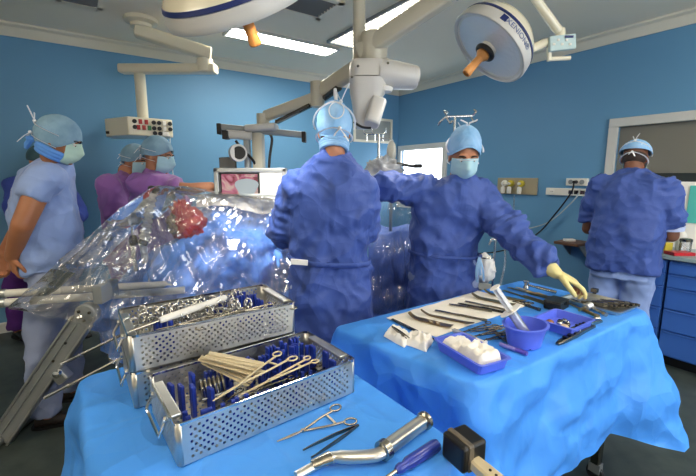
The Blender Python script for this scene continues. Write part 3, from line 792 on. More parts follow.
# ================================================================== DRAPED TABLES
def rrect(hx, hy, r, n):
    """n points round a rounded rectangle, evenly spaced, with outward normals"""
    seg = []; L = 2*(2*hx-2*r) + 2*(2*hy-2*r) + 2*PI*r; out = []
    def pt(s):
        for k in range(4):
            ln = (2*hx-2*r) if k % 2 == 0 else (2*hy-2*r)
            a = k*PI/2; d = V((math.cos(a), math.sin(a))); nn = V((math.sin(a), -math.cos(a)))
            hx_, hy_ = (hx, hy) if k % 2 == 0 else (hy, hx)
            if s <= ln: 
                return nn*hy_ + d*(-hx_+r+s), nn
            s -= ln
            if s <= PI*r/2:
                q = s/r; c = nn*(hy_-r) + d*(hx_-r); v = nn*math.cos(q) + d*math.sin(q)
                return c + v*r, v
            s -= PI*r/2
        return pt(0)
    return [pt(L*i/n) for i in range(n)]

def draped_table(o_label, d_label, ca, cb, hx, hy, rot, top, hem, rad, seed, corner, legs, foldamp=.03, warp=0.0):
    c = R(ca, cb); rz = TH + rot
    o = thing('instrument_table', o_label, 'table', (c.x, c.y, 0), rz, 'steel instrument tables')
    m = MB(); t = top-.012
    m.prism([(sx*(hx-.02) + warp*(.5-sy*.5)*(.5-sx*.5), sy*(hy-.02)) for sx, sy in ((-1, -1), (1, -1), (1, 1), (-1, 1))], t-.024, t); m.build('tabletop', M_steel, o, world=False, smooth=0, bevel=.004)
    for sx, sy in ((1, 1), (1, -1), (-1, 1), (-1, -1)):
        lg = MB().box((sx*legs[0], sy*legs[1], (t-.024+.09)/2), (.04, .04, t-.024-.09)).build('leg', M_dark, o, world=False, smooth=0, bevel=.005)
        MB().ring((sx*legs[0], sy*legs[1], .04), .028, .013, (1, 0, 0), 18, 8).build('caster', M_rubber, lg, world=False)
        MB().box((sx*legs[0], sy*legs[1], .07), (.036, .05, .05)).build('caster_fork', M_grey, lg, world=False, smooth=0)
    m = MB()
    for sy in (1, -1): m.box((0, sy*legs[1], .25), (2*legs[0], .025, .03))
    m.box((-legs[0], 0, .25), (.025, 2*legs[1], .03)); m.box((legs[0], 0, .25), (.025, 2*legs[1], .03))
    m.build('brace', M_dark, o, world=False, smooth=0)
    # the cloth
    n = 360; base = [(V((p.x + warp*(.5-p.y/hy/2)*(.5-p.x/hx/2), p.y)), nn) for p, nn in rrect(hx, hy, rad, n)]; rows = []
    def crn(p):                                  # 1 at a corner, 0 mid-side
        u = min(1, max(0, (hx-abs(p.x))/.28)); v = min(1, max(0, (hy-abs(p.y))/.28))
        return max(0, 1-math.sqrt(u*u+v*v))
    for k in range(29):                          # flat top
        s = .02 + .98*k/28
        row = []
        for p, nn in base:
            q = V((p.x*s, p.y*s, 0)); z = .0016*crease(q, (7, 7, 7), seed) + .005*facets(q, seed)
            # square creases left by folding
            for gx in (-.66, -.33, 0, .33, .66): z += .0022*math.exp(-((q.x-gx*hx*1.2)/.006)**2)
            for gy in (-.4, .25): z += .0022*math.exp(-((q.y-gy*hy)/.006)**2)
            row.append(V((q.x, q.y, top+z)))
        rows.append(row)
    for off, dz in ((.006, .002), (.011, .006), (.014, .012)):
        rows.append([V((p.x+nn.x*off, p.y+nn.y*off, top-dz)) for p, nn in base])
    K = 34
    for k in range(1, K+1):
        row = []
        for i, (p, nn) in enumerate(base):
            L = top-.012-hem(p, nn); f = k/K; d = f*L
            cc = crn(p); ang = 2*PI*i/n
            sg = V((math.cos(ang)*2.2, math.sin(ang)*2.2, seed))
            fold = .55*noise.noise(V((p.x*5.2, p.y*5.2, seed*3+d*.7)))*.75 + noise.noise(V((p.x*11, p.y*11, seed+d*1.3)))*.35
            fl = .016 + d*.05 + cc*corner*d + foldamp*fold*min(1, d/.18)*(1+cc*.6)
            q = V((p.x+nn.x*max(fl, .012), p.y+nn.y*max(fl, .012), top-.012-d))
            q += V((nn.x, nn.y, 0))*(.08*facets(V((p.x, p.y, q.z)), seed+2, .8) + .02*facets(V((p.x, p.y, q.z)), seed+4, 2.2))*min(1, d/.06)
            row.append(q)
        rows.append(row)
    m = MB().loft(rows, False); cen = len(m.v); 
    m.f.append(tuple(range(n-1, -1, -1)))
    cl = m.build('surgical_drape', M_drape, o, world=False, smooth=180)
    w = basis(o); me = cl.data; cl.parent = None; cl.location = o.location; cl.rotation_euler = o.rotation_euler
    tag(cl, d_label, 'drape', 'blue table drapes')
    return o
TOP = .86
def hemA(p, nn):
    return .50 + .05*noise.noise(V((p.x*4, p.y*4, 2)))
draped_table('steel instrument table under the blue drape that carries the perforated baskets', 'blue paper drape hanging over the table with the perforated steel baskets',   .315, .955, .345, .445, .03, TOP, hemA, .04, 3, .22, (.29, .39))
def hemB(p, nn):
    f = .36 + .04*noise.noise(V((p.x*3, p.y*3, 8)))
    if nn.x > .3 or (p.x > .35): f -= .08*min(1, max(0, (p.x-.35)/.3))
    return f
draped_table('steel instrument table under the long blue drape where the nurse reaches', 'bright blue paper drape over the long table with syringe and trays', 1.47, .955, .655, .312, -.025, TOP, hemB, .035, 5, .34, (.50, .24), .030, .13)
ZT = TOP + .002

# ================================================================== PERFORATED STEEL BASKETS
def holeplate(mb, O, ux, uz, W, Hh, nx, nz, r, margin=.012):
    """flat sheet from O, W along ux, Hh along uz, with staggered round holes"""
    O, ux, uz = V(O), V(ux), V(uz)
    P = lambda x, z: O + ux*x + uz*z
    cw = (W-2*margin)/(nx+.5); ch = (Hh-2*margin)/nz
    for j in range(nz):
        z0 = margin + j*ch; off = margin + (cw/2 if j % 2 else 0)
        for i in range(nx):
            x0 = off+i*cw; cx, cz = x0+cw/2, z0+ch/2
            outer = [(x0+cw, cz), (x0+cw, z0+ch), (cx, z0+ch), (x0, z0+ch), (x0, cz), (x0, z0), (cx, z0), (x0+cw, z0)]
            inner = [(cx+r*math.cos(k*PI/4), cz+r*math.sin(k*PI/4)) for k in range(8)]
            vs = [P(*q) for q in outer+inner]
            mb.add(vs, [(k, (k+1) % 8, 8+(k+1) % 8, 8+k) for k in range(8)])
        xs = off+nx*cw
        mb.add([P(margin, z0), P(off, z0), P(off, z0+ch), P(margin, z0+ch)], [(0, 1, 2, 3)]) if off > margin else None
        mb.add([P(xs, z0), P(W-margin, z0), P(W-margin, z0+ch), P(xs, z0+ch)], [(0, 1, 2, 3)]) if xs < W-margin-1e-6 else None
    for a, b, c, d in ((0, 0, W, margin), (0, Hh-margin, W, Hh), (0, margin, margin, Hh-margin), (W-margin, margin, W, Hh-margin)):
        mb.add([P(a, b), P(c, b), P(c, d), P(a, d)], [(0, 1, 2, 3)])
BL, BW, BH = .485, .262, .102
def basket(label, loc, rz):
    o = thing('perforated_basket', label, 'basket', loc, rz, 'perforated steel instrument baskets')
    hx, hy = BL/2, BW/2; r = .012
    for O, ux, W, nx in (((-hx+r, -hy, .002), (1, 0, 0), BL-2*r, 25), ((hx-r, hy, .002), (-1, 0, 0), BL-2*r, 25), ((hx, -hy+r, .002), (0, 1, 0), BW-2*r, 13), ((-hx, hy-r, .002), (0, -1, 0), BW-2*r, 13)):
        m = MB(); holeplate(m, O, ux, (0, 0, 1), W, BH-.004, nx, 9, .0036, .010)
        m.build('side_panel', M_steel, o, world=False, smooth=0, solid=.0012)
    m = MB(); holeplate(m, (-hx+.002, -hy+.002, .004), (1, 0, 0), (0, 1, 0), BL-.004, BW-.004, 22, 20, .0036, .008)
    m.build('base_sheet', M_steel, o, world=False, smooth=0, solid=.0012)
    for sx, sy in ((1, 1), (-1, 1), (-1, -1), (1, -1)):
        c = V((sx*(hx-r), sy*(hy-r), 0)); a0 = math.atan2(sy, sx)-PI/4; rows = []
        for z in (.001, BH-.001): rows.append([c + V((math.cos(a0+k*PI/16)*r, math.sin(a0+k*PI/16)*r, z)) for k in range(9)])
        MB().grid(rows).build('corner_post', M_steel, o, world=False, smooth=60, solid=.0016)
    path = [p for p, nn in rrect(hx, hy, r, 96)]
    m = MB(); rows = []
    for d, z in ((.0016, BH-.006), (.0016, BH), (-.0016, BH), (-.0016, BH-.006)):
        rows.append([V((p.x*(1+d/hx), p.y*(1+d/hy), z)) for p in path])
    rows.append(rows[0]); m.loft(rows, False); m.build('rim', M_chrome, o, world=False, smooth=60)
    for sx in (1, -1):
        m = MB(); x = sx*(hx+.004)
        m.tube(spline([(x, -.062, BH-.022), (x+sx*.016, -.066, BH-.05), (x+sx*.016, -.05, BH-.062), (x+sx*.016, .05, BH-.062), (x+sx*.016, .066, BH-.05), (x, .062, BH-.022)], 4), .0036, 8)
        h = m.build('handle', M_chrome, o, world=False)
        MB().box((sx*(hx-.010), 0, BH-.008), (.028, .175, .010)).build('handle_bracket', M_steel, o, world=False, smooth=0, bevel=.003)
        for y in (-.062, .062): MB().tube([(x-sx*.006, y, BH-.022), (x+sx*.006, y, BH-.022)], .008, 10).build('rivet', M_chrome, h, world=False)
    return o
def W2(o, x, y, z): return basis(o) @ V((x, y, z))
rzb = TH + .055
bf = R(.357, .955, ZT); bq = R(.312, 1.238, ZT)
bk_front = basket('open perforated steel basket in front, with blue pegs and beige strips', bf, rzb)
bk_low = basket('perforated steel basket underneath the full basket at the back', bq, TH+.01)
bk_up = basket('perforated steel basket full of ring-handled forceps, stacked on top at the back', bq + V((0, 0, BH+.001)), TH+.01)
# blue silicone pegs: fixed in the front basket
rnd = random.Random(4)
def peg(o, x, y, z0, h, ang, kind):
    m = MB(); M = Matrix.Rotation(ang, 3, 'Z')
    if kind == 0:
        m.box((x, y, z0+h/2), (.010, .026, h), M); 
    elif kind == 1:
        for s in (-1, 1): m.box(V((x, y, z0+h/2)) + M @ V((0, s*.012, 0)), (.012, .010, h), M)
        m.box((x, y, z0+h*.25), (.012, .03, h*.5), M)
    else:
        for s in (-1, 0, 1): m.box(V((x, y, z0+h/2)) + M @ V((s*.011, 0, 0)), (.007, .02, h), M)
        m.box((x, y, z0+.012), (.034, .022, .02), M)
    m.build('silicone_peg', M_blue, o, world=False, smooth=0, bevel=.0025)
for x, y, h, a, k in ((-.20, .09, .075, .2, 0), (-.185, .05, .085, .1, 0), (-.165, .02, .09, 0, 0), (-.15, .075, .095, .1, 0), (-.13, -.01, .085, .2, 0), (-.205, -.07, .075, 0, 1), (-.17, -.105, .092, 1.5, 0), (-.12, -.105, .09, 1.5, 1), (-.085, -.10, .09, 1.5, 1), (-.03, -.105, .085, 1.5, 1), (-.10, .085, .08, .1, 2), (-.06, .095, .08, .3, 1), (-.06, .05, .06, .1, 1),
    (.05, .06, .09, .1, 2), (.075, .03, .085, .3, 1), (.085, .085, .10, 0, 2), (.105, .06, .095, .2, 1), (.12, .02, .085, 0, 2), (.13, .09, .10, .1, 1), (.15, .06, .095, .5, 2), (.17, .095, .1, 0, 2), (.185, .055, .09, .2, 1), (.16, .02, .07, 0, 0), (.20, .03, .09, 0, 0), (.215, -.02, .085, 0, 0), (.205, -.07, .08, .1, 0), (.02, .09, .08, .2, 1), (.0, .05, .07, .1, 0), (.14, -.03, .05, 1.2, 1), (.06, -.09, .07, 1.5, 1)):
    peg(bk_front, x, y, .006, h, a, k)
for x, y, h, a, k in ((-.155, -.055, .098, .3, 2), (-.135, -.06, .095, .6, 1), (.02, .045, .095, .1, 2), (.045, .02, .10, 0, 1), (.06, .06, .1, .2, 2), (.115, .03, .10, .1, 2), (.13, .06, .105, .4, 1), (.15, .02, .10, 0, 2), (.165, -.02, .09, .1, 1), (.185, -.06, .085, 0, 0)):
    peg(bk_up, x, y, .006, h, a, k)

# ------------------------------------------------------------------ instruments (built along +x, lying on z = 0)
def forceps_root(name, label, cat, L=.18, open_=.035, m_=None, curve=0.0, ringr=.012, group=None):
    m_ = m_ or M_instr
    o = thing(name, label, cat, (0, 0, 0), 0, group)
    for s in (1, -1):
        a = MB(); piv = .36*L
        pts = [(0, -s*.0008, .004), (piv*.6, -s*.002, .004), (piv, 0, .0045 + s*.0012), (piv+.03, s*open_*.35, .0045), (L*.72, s*open_*.75, .0045), (L-.012, s*open_, .0045)]
        a.tube(spline(pts, 5), [.0011+.0023*min(1, i/10) for i in range(26)], 8, True, .8)
        a.ring((L+ringr*.5-.008, s*(open_+ringr*.8-.004), .0045), (ringr*1.15, ringr*.9), .0026, (0, 0, 1), 20, 8, (1, s*.25, 0))
        a.build('arm', m_, o, world=False, smooth=60)
    MB().lathe([(.0042, .002), (.0042, .0085), (.002, .0095)], 12, None, (.36*L, 0, 0)).build('pivot', m_, o, world=False)
    MB().box((L*.80, 0, .0045), (.006, open_*1.4, .003)).build('ratchet', m_, o, world=False, smooth=0)
    return o
def put(o, p, ang, tilt=0):
    o.location = p; o.rotation_euler = (0, tilt, ang); return o
def P_ang(p, q): d = V(q)-V(p); return math.atan2(d.y, d.x)
def lay(o, p, q, z=None):
    """lay an instrument with its tip at p pointing back to q"""
    return put(o, V(p), P_ang(p, q))
# ring forceps bundled upright in the back basket: only rings show on top
proto = None
for cx, cy in ((-.185, .045), (-.115, .055), (-.035, .05), (-.075, -.01), (.03, .055), (.085, .055), (-.01, -.02), (.075, -.03)):
    for k in range(5):
        x, y = cx + rnd.uniform(-.028, .028), cy + rnd.uniform(-.03, .03)
        p = W2(bk_up, x, y, .012 + rnd.uniform(0, .006)); L = .085
        rot = (rnd.uniform(-.5, .5), -PI/2 + rnd.uniform(-.35, .35), rnd.uniform(0, 6.28))
        if proto is None:
            proto = forceps_root('ring_forceps', 'shiny ring-handled forceps packed upright in the top back basket', 'forceps', .088, .016, M_chrome, 0, .0115, 'forceps bundled in the top basket')
            proto.location = p; proto.rotation_euler = rot
        else: dup(proto, p, rot)
# lying instruments in the top basket
for i in range(7):
    x = -.16 + .05*i
    f = forceps_root('ring_forceps', 'x', 'forceps', .16, .02, M_instr, 0, .011, 'forceps lying along the front of the top basket')
    f['label'] = 'steel forceps lying along the front side of the full top basket'
    put(f, W2(bk_up, x-.06, -.095+.012*(i % 3), .078+.006*(i % 2)), TH + rnd.uniform(-.12, .12))
tag_ = MB(); tag_.tube([W2(bk_up, -.155, -.065, .106), W2(bk_up, -.14, -.062, .108), W2(bk_up, .055, .012, .113), W2(bk_up, .06, .014, .113)], [.0085, .0105, .0105, .008], 18)
o = thing('white_rod', 'white plastic rod lying across the forceps in the top basket', 'rod', W2(bk_up, -.155, -.065, .1))
tag_.build('sleeve', M_tubew, o)
m = MB(); m.tube([W2(bk_up, -.235, -.09, .100), W2(bk_up, -.155, -.065, .106)], .004, 10); m.build('steel_shaft', M_instr, o)
# front basket: bundle of beige strips, coil, crossing forceps
proto = None
for i in range(11):
    L = .15
    m_ = MB()
    if proto is None:
        proto = tag(MB().box((0, 0, 0), (L, .0145, .0022)).build('beige_strip', M_stick, None, smooth=0, bevel=.001), 'flat beige strip in the bundle leaning out of the front basket', 'strip', 'beige strips bundled in the front basket')
        q = proto
    else: q = dup(proto)
    q.location = W2(bk_front, -.075 + .008*(i % 6) + .002*(i//6), .035+.004*(i % 4) - .010*(i//6), .090 + .0035*i)
    q.rotation_euler = (.55 - .11*i*.7, -.42 - .03*(i % 3), rzb + PI*.5 + 1.05 - .035*i)
    q.rotation_euler = (-.25+.05*i, .30 + .02*(i % 3), rzb - .95 + .05*i)
o = thing('coil_retractor', 'springy steel coil comb among the blue pegs of the front basket', 'retractor', W2(bk_front, -.115, .03, .06), rzb)
for i in range(6): MB().tube(spline([(-.03+.011*i, -.03, 0), (-.03+.011*i, -.02, .025), (-.026+.011*i, 0, .032), (-.022+.011*i, .02, .025), (-.02+.011*i, .03, 0)], 4), .0032, 8).build('prong', M_instr, o, world=False)
MB().tube([(-.035, -.03, 0), (.032, -.03, 0)], .004, 8).build('crossbar', M_instr, o, world=False)
f = forceps_root('long_forceps', 'long brownish forceps lying across the front basket with open rings', 'forceps', .26, .022, M_stick, 0, .013)
p, q = W2(bk_front, -.15, -.09, .098), W2(bk_front, .10, .01, .102); lay(f, p, q)
f = forceps_root('slender_forceps', 'second long slender forceps low across the front basket', 'forceps', .24, .012, M_stick, 0, .010)
p, q = W2(bk_front, -.08, -.085, .085), W2(bk_front, .18, -.03, .09); lay(f, p, q)
for i in range(6):
    f = forceps_root('ring_forceps', 'dull steel forceps lying in the bottom of the front basket', 'forceps', .15, .018, M_dark, 0, .010, 'forceps in the bottom of the front basket')
    put(f, W2(bk_front, -.17+.06*i, -.02-.02*(i % 2), .02+.008*(i % 3)), rzb + rnd.uniform(-.4, .4))
# loose forceps, tweezers and tools on the front table
f = forceps_root('needle_holder', 'long steel needle holder with two finger rings on the near blue drape', 'needle holder', .185, .028, M_instr, 0, .014)
p, q = on(277, 443, ZT), on(350, 413, ZT); f.location = p; f.rotation_euler = (0, 0, P_ang(p, q))
def tweezers(label, L=.15, m_=None, w=.012):
    o = thing('tweezers', label, 'tweezers')
    for s in (1, -1):
        a = MB(); rings = []
        for i in range(15):
            t = i/14; x = t*L; y = s*w*.5*(1-t**1.6) + s*.0008
            hw = .0016+.003*math.sin(PI*min(1, max(0, (t-.05))))**1; th = .0013
            rings.append([V((x, y+dy*th, .003 + dz*hw)) for dy, dz in ((-1, -1), (1, -1), (1, 1), (-1, 1))])
        a.loft(rings); a.build('arm', m_ or M_instr, o, world=False, smooth=30)
    MB().box((L-.006, 0, .003), (.014, .005, .006)).build('joint', m_ or M_instr, o, world=False, smooth=0, bevel=.001)
    return o
t_ = tweezers('dark steel tweezers lying open between needle holder and bone lever', .155, M_dark, .03)
p, q = on(307, 455, ZT), on(371, 419, ZT); t_.location = p; t_.rotation_euler = (0, 0, P_ang(p, q))
# heavy bent handle
o = thing('broach_handle', 'heavy bent steel broach handle with a ribbed grip and round end', 'broach handle', on(380, 440, ZT))
pp = [on(296, 476, ZT+.012), on(322, 462, ZT+.014), on(334, 457, ZT+.016), on(352, 457, ZT+.018), on(376, 455, ZT+.020), on(388, 448, ZT+.022)]
m = MB(); m.tube(spline(pp, 5), [.010]*6+[.0125]*6+[.0145]*14, 16, True, .85); m.build('shank', M_steel, o)
m = MB(); m.tube([on(312, 465, ZT+.016), on(331, 457, ZT+.020)], [.012, .016], 14, True, .7); m.build('jaw', M_instr, o)
p, q = on(384, 450, ZT+.022), on(424, 421, ZT+.024); d = (q-p)
rs = MB(); rs.tube([p-d*.06, p-d*.05, p+d*.06, p+d*.07], [.017, .022, .022, .017], 24); rs.build('collar', M_instr, o)
m = MB(); Mz = zrot(d); rings = []
for t in (0.05, .98):
    rings.append([p+d*t + Mz @ V((math.cos(a)*(.0145+.0028*math.cos(a*4)), math.sin(a)*(.0145+.0028*math.cos(a*4)), 0)) for a in [2*PI*k/32 for k in range(32)]])
m.loft(rings); m.build('grip', M_steel, o)
m = MB(); m.tube([p+d*.96, p+d*.99, p+d*1.05, p+d*1.08], [.017, .022, .022, .016], 24); m.build('end_knob', M_instr, o)
# screwdriver
o = thing('screwdriver', 'screwdriver with a fluted blue handle at the near table edge', 'screwdriver', on(410, 455, ZT))
p, q = on(396, 471, ZT+.012), on(438, 444, ZT+.013); d = q-p; Mz = zrot(d)
m = MB(); rings = []
for t, r in ((0, .006), (.05, .0095), (.12, .011), (.18, .009), (.26, .0132), (.9, .0143), (.97, .013), (1.0, .008)):
    rings.append([p+d*t + Mz @ V((math.cos(a)*r*(1-.10*max(0, math.cos(a*6))), math.sin(a)*r*(1-.10*max(0, math.cos(a*6))), 0)) for a in [2*PI*k/48 for k in range(48)]])
m.loft(rings); m.build('handle', M_hand, o)
m = MB(); m.tube([p-d*.55-V((0, 0, .004)), p], .0042, 12); m.build('shaft', M_instr, o)
# black block on a pale steel handle
bp = on(463, 462, ZT)
o = thing('bone_mallet', 'mallet with a square black plastic head and pale flat handle', 'mallet', bp, TH - .12)
hd = V((0, 0, 0)); 
m = MB().box((0, 0, .034), (.066, .066, .060)); hh = m.build('head', M_black, o, world=False, smooth=0, bevel=.006)
MB().box((-.012, 0, .0625), (.014, .067, .006)).build('head_band', mat('band_brown', '#5a5348', .35), hh, world=False, smooth=0, bevel=.002)
MB().box((-.012, -.0325, .034), (.014, .005, .058)).build('head_band', mat('band_brown', '#5a5348', .35), hh, world=False, smooth=0, bevel=.002)
hv_ = (on(505, 492, ZT) - on(466, 458, ZT)); hv_ = Matrix.Rotation(-(TH-.12), 3, 'Z') @ hv_.normalized(); hs_ = V((-hv_.y, hv_.x, 0))
hb = MB(); rings = []
for t, wv, hv in ((0, .014, .012), (.03, .016, .012), (.12, .018, .012), (.2, .016, .010)):
    rings.append([hv_*(.028+t) + V((0, 0, .022)) + hs_*(x*wv) + V((0, 0, z*hv)) for x, z in ((-1, -.7), (-.7, -1), (.7, -1), (1, -.7), (1, .7), (.7, 1), (-.7, 1), (-1, .7))])
hb.loft(rings); hb.build('handle', M_stick, o, world=False, smooth=30)
for k in (.045, .06): MB().lathe([(.003, 0), (.003, .002)], 10, None, hv_*(.028+k) + V((0, 0, .0335))).build('rivet', M_black, o, world=False)

# ================================================================== LONG TABLE CONTENTS
def tray(label, c, rz, lx, ly, h, flare=.12, cat='tray', name='blue_tray'):
    o = thing(name, label, cat, c, rz, None); n = 64
    def rr(sx, sy, r, z): return [V((p.x, p.y, z)) for p, _ in rrect(sx, sy, r, n)]
    f = 1-flare; t = .0028
    m = MB().loft([rr(lx*f, ly*f, .012, 0), rr(lx-t, ly-t, .014, h-.004), rr(lx+.004, ly+.004, .016, h-.002), rr(lx+.004, ly+.004, .016, h), rr(lx-2*t, ly-2*t, .013, h), rr(lx*f-t, ly*f-t, .011, .004)])
    m.build('shell', M_tray, o, world=False, smooth=35)
    return o
def pix_frame(pl, pr):
    return P_ang(pl, pr)
# white towel strip under the row of instruments
def pad(name, label, cat, corners, h, m_, seed, nx=40, ny=16, amp=.003, group=None):
    """soft cloth pad: four corner points, thickness h"""
    a, b, c, d = [V(p) for p in corners]; top = []; bot = []
    for j in range(ny+1):
        rt, rb = [], []
        for i in range(nx+1):
            u, v = i/nx, j/ny
            p = (a*(1-u)+b*u)*(1-v) + (d*(1-u)+c*u)*v
            e = min(1, min(u, 1-u)*10)*min(1, min(v, 1-v)*6); e = math.sqrt(max(0, 1-(1-e)**2))
            p = p + V((noise.noise(p*22+V((seed, 0, 0)))*.006, noise.noise(p*22+V((0, seed, 5)))*.006, 0))
            rt.append(p+V((0, 0, .001+h*e + amp*(noise.noise(p*45+V((seed, seed, 0))) + .5*noise.noise(p*95+V((seed, 0, seed))))*e))); rb.append(p)
        top.append(rt); bot.append(rb)
    m = MB(); m.grid(top); m.grid([list(reversed(r)) for r in bot])
    def strip(x, y): m.grid([x, y])
    strip(top[0], bot[0]); strip(top[-1], bot[-1]); strip([r[0] for r in top], [r[0] for r in bot]); strip([r[-1] for r in top], [r[-1] for r in bot])
    cen = (a+b+c+d)/4
    o = m.build(name, m_, None, smooth=180, loc=cen)
    return tag(o, label, cat, group)
def tO(px, py, dz=0): return on(px, py, ZT+dz)
pad('white_towel', 'long folded white towel under the row of instruments', 'towel', [tO(386, 318), tO(436, 337), tO(532, 304), tO(478, 291)], .006, M_towel, 1)
pad('gauze_wad', 'crumpled gauze wad under dark tweezers at the table corner', 'gauze', [tO(383, 336), tO(404, 348), tO(414, 340), tO(396, 328)], .022, M_gauze, 2, 24, 18, .016, None)
pad('gauze_wad', 'crumpled gauze wad lying against the gauze tray', 'gauze', [tO(403, 344), tO(426, 352), tO(434, 341), tO(412, 334)], .026, M_gauze, 3, 24, 18, .018, None)
# tray with gauze
tp = tO(470, 358); trz = P_ang(tO(431, 346), tO(486, 381))
tray('oblong blue tray of folded white gauze at the front of the long table', tp, trz, .116, .066, .038)
gz = ((-.055, .0, .4, 'flat gauze sheet folded up against the end of the blue tray', .046), (.035, -.004, -.1, 'rolled gauze pad heaped highest in the blue tray', .055))
def local(o_p, rz, x, y, z): return V(o_p) + Matrix.Rotation(rz, 3, 'Z') @ V((x, y, z))
def padl(name, label, c, rz, lx, ly, h, m_, seed, amp):
    q = [local(c, rz, sx*lx, sy*ly, 0) for sx, sy in ((-1, -1), (1, -1), (1, 1), (-1, 1))]
    return pad(name, label, 'gauze', q, h, m_, seed, 24, 16, amp)
padl('gauze_sheet', 'thin white gauze sheet lining the blue oblong tray', local(tp, trz, -.060, 0, .0065), trz, .042, .050, .034, M_gauze, 5, .008)
padl('gauze_roll', 'thick gauze roll heaped in the blue oblong tray', local(tp, trz, .040, .0, .0065), trz, .058, .046, .050, M_gauze, 6, .013)
padl('gauze_sheet', 'flat gauze square tucked in the middle of the blue tray', local(tp, trz, -.004, .016, .0065), trz, .012, .028, .030, M_gauze, 7, .004)
# oval bowl with syringe
bp = tO(524, 344)
o = thing('blue_bowl', 'deep blue plastic bowl holding the big upright syringe', 'bowl', bp, TH)
k = 1.0
def ov(r, z, sx=1.12, sy=.95): return [V((1.12*r*sx*math.cos(2*PI*j/40), 1.12*r*sy*math.sin(2*PI*j/40), z*1.1)) for j in range(40)]
MB().loft([ov(.048, 0), ov(.052, .003), ov(.0655, .068), ov(.072, .069), ov(.072, .073), ov(.064, .074), ov(.0625, .066), ov(.049, .006)]).build('shell', M_tray, o, world=False, smooth=35)
b0, b1 = bp + V((.025, -.01, .010)), None
s_top = at(493, 285, on(517, 340, ZT).y-.02)
o = thing('large_syringe', 'large clear syringe standing slanted in the blue bowl', 'syringe', b0)
d = (s_top-b0); 
def sy(a, b, r, n=24, nm='', m_=M_syr): return MB().tube([b0+d*a, b0+d*b], r, n).build(nm, m_, o)
Mz = zrot(d)
MB().tube([b0, b0+d*.04, b0+d*.10, b0+d*.11, b0+d*.54, b0+d*.545], [.003, .004, .006, .0175, .0175, .0205], 24).build('barrel', M_syr, o)
MB().prism([(.042*math.cos(a)*(1 if abs(math.cos(a)) > .5 else .9),   .024*math.sin(a)) for a in [2*PI*q/24 for q in range(24)]], 0, .004, Mz, b0+d*.545).build('finger_flange', M_white, o)
m = MB()
for k in (0, PI/2): m.box(b0+d*.74, (.026, .004, d.length*.40), Mz @ Matrix.Rotation(k, 3, 'Z'))
pl = m.build('plunger', mat('plunger_white', '#dfe2e6', .4), o, smooth=0)
MB().lathe([(.0185, 0), (.0200, .001), (.0200, .004), (.0185, .005)], 24, Mz, b0+d*.945).build('thumb_rest', M_white, pl)
MB().tube([b0+d*.50, b0+d*.54], .0165, 20).build('piston_seal', M_black, pl)
# second blue tray, set behind the bowl
tp2 = tO(563, 327); tr2 = P_ang(tO(537, 331), tO(573, 335))
tr2 = P_ang(tO(548, 337), tO(590, 318))
tray('square blue tray of small metal pieces behind the bowl', tp2, tr2, .094, .080, .038)
for i, (x, y) in enumerate(((-.01, .01), (.012, .018), (.02, -.005), (.0, -.015), (.035, .012))):
    q = MB().lathe([(.004, 0), (.011, .002), (.012, .012), (.009, .016), (.008, .016), (.008, .006)], 20, None, (0, 0, 0)).build('metal_ring', M_dark if i % 2 else M_chrome, None)
    q.location = local(tp2, tr2, x, y, .0065); tag(q, 'small steel ring piece in the square blue tray', 'metal piece', 'metal pieces in the blue tray')
q = MB().ball((0, 0, .014), (.018, .018, .014), None, 20, 12).build('trial_head', mat('ball_cream', '#d9c3a0', .35), None); q.location = local(tp2, tr2, -.055, -.03, .0065); tag(q, 'cream dome-shaped trial head at the corner of the square blue tray', 'trial head')
q = MB().ball((0, 0, .014), (.016, .016, .014), None, 20, 12).build('trial_head', mat('ball_brown', '#8a5a3a', .35), None); q.location = local(tp2, tr2, -.05, .03, .0065); tag(q, 'brown dome-shaped trial head in the square blue tray', 'trial head')
# steel tray with rasps at the far end of the table
tp3 = tO(607, 309); tr3 = P_ang(tO(583, 311), tO(632, 312))
tr3 = TH - .1
o = thing('steel_tray', 'shallow dark steel tray of rasps at the corner by the jacketed man', 'tray', R(2.02, .79, ZT), TH-.03)
tp3 = o.location; tr3 = TH-.03
def rr(sx, sy, r, z): return [V((p.x, p.y, z)) for p, _ in rrect(sx, sy, r, 64)]
MB().loft([rr(.095, .125, .02, 0), rr(.10, .13, .022, .014), rr(.106, .136, .024, .016), rr(.106, .136, .024, .018), rr(.097, .127, .02, .017), rr(.092, .122, .018, .004)]).build('shell', M_steel, o, world=False, smooth=35)
for i in range(6):
    o = thing('bone_rasp', 'toothed steel rasp lying in the shallow steel tray', 'rasp', local(tp3, tr3, -.06+.026*i, .05-.012*i, .006), tr3 - PI/2 + .25 - .1*(i % 2), 'rasps in the steel tray')
    m = MB().loft([[V((x, y*w_, .001+z*h_)) for y, z in ((-1, 0), (1, 0), (1, .7), (.5, 1), (-.5, 1), (-1, .7))] for x, w_, h_ in ((0, .003, .008), (.02, .006, .012), (.07, .010, .018), (.09, .010, .02))]); m.build('blade', M_instr if i % 2 else M_dark, o, world=False, smooth=0)
    MB().tube([(.088, 0, .012), (.13, 0, .012)], [.006, .007], 12).build('stem', M_dark, o, world=False)
    MB().box((.115, 0, .012), (.012, .022, .012)).build('catch', M_black, o, world=False, smooth=0, bevel=.002)
o = thing('ribbed_reamer', 'ribbed pale steel reamer head lying across the tray edge', 'reamer', tO(588, 306, .018), tr3+.1)
rp = []
for i in range(14): rp += [(.013 if i % 2 else .0155, -.03+.0045*i)]
MB().lathe([(.006, -.032)]+rp+[(.006, .032)], 24, Matrix.Rotation(PI/2, 3, 'Y'), (0, 0, .0)).build('cutting_head', M_alu, o, world=False, smooth=30)
MB().tube([(-.03, 0, 0), (-.10, .0, .002)], .006, 12).build('shaft', M_brass, o, world=False)
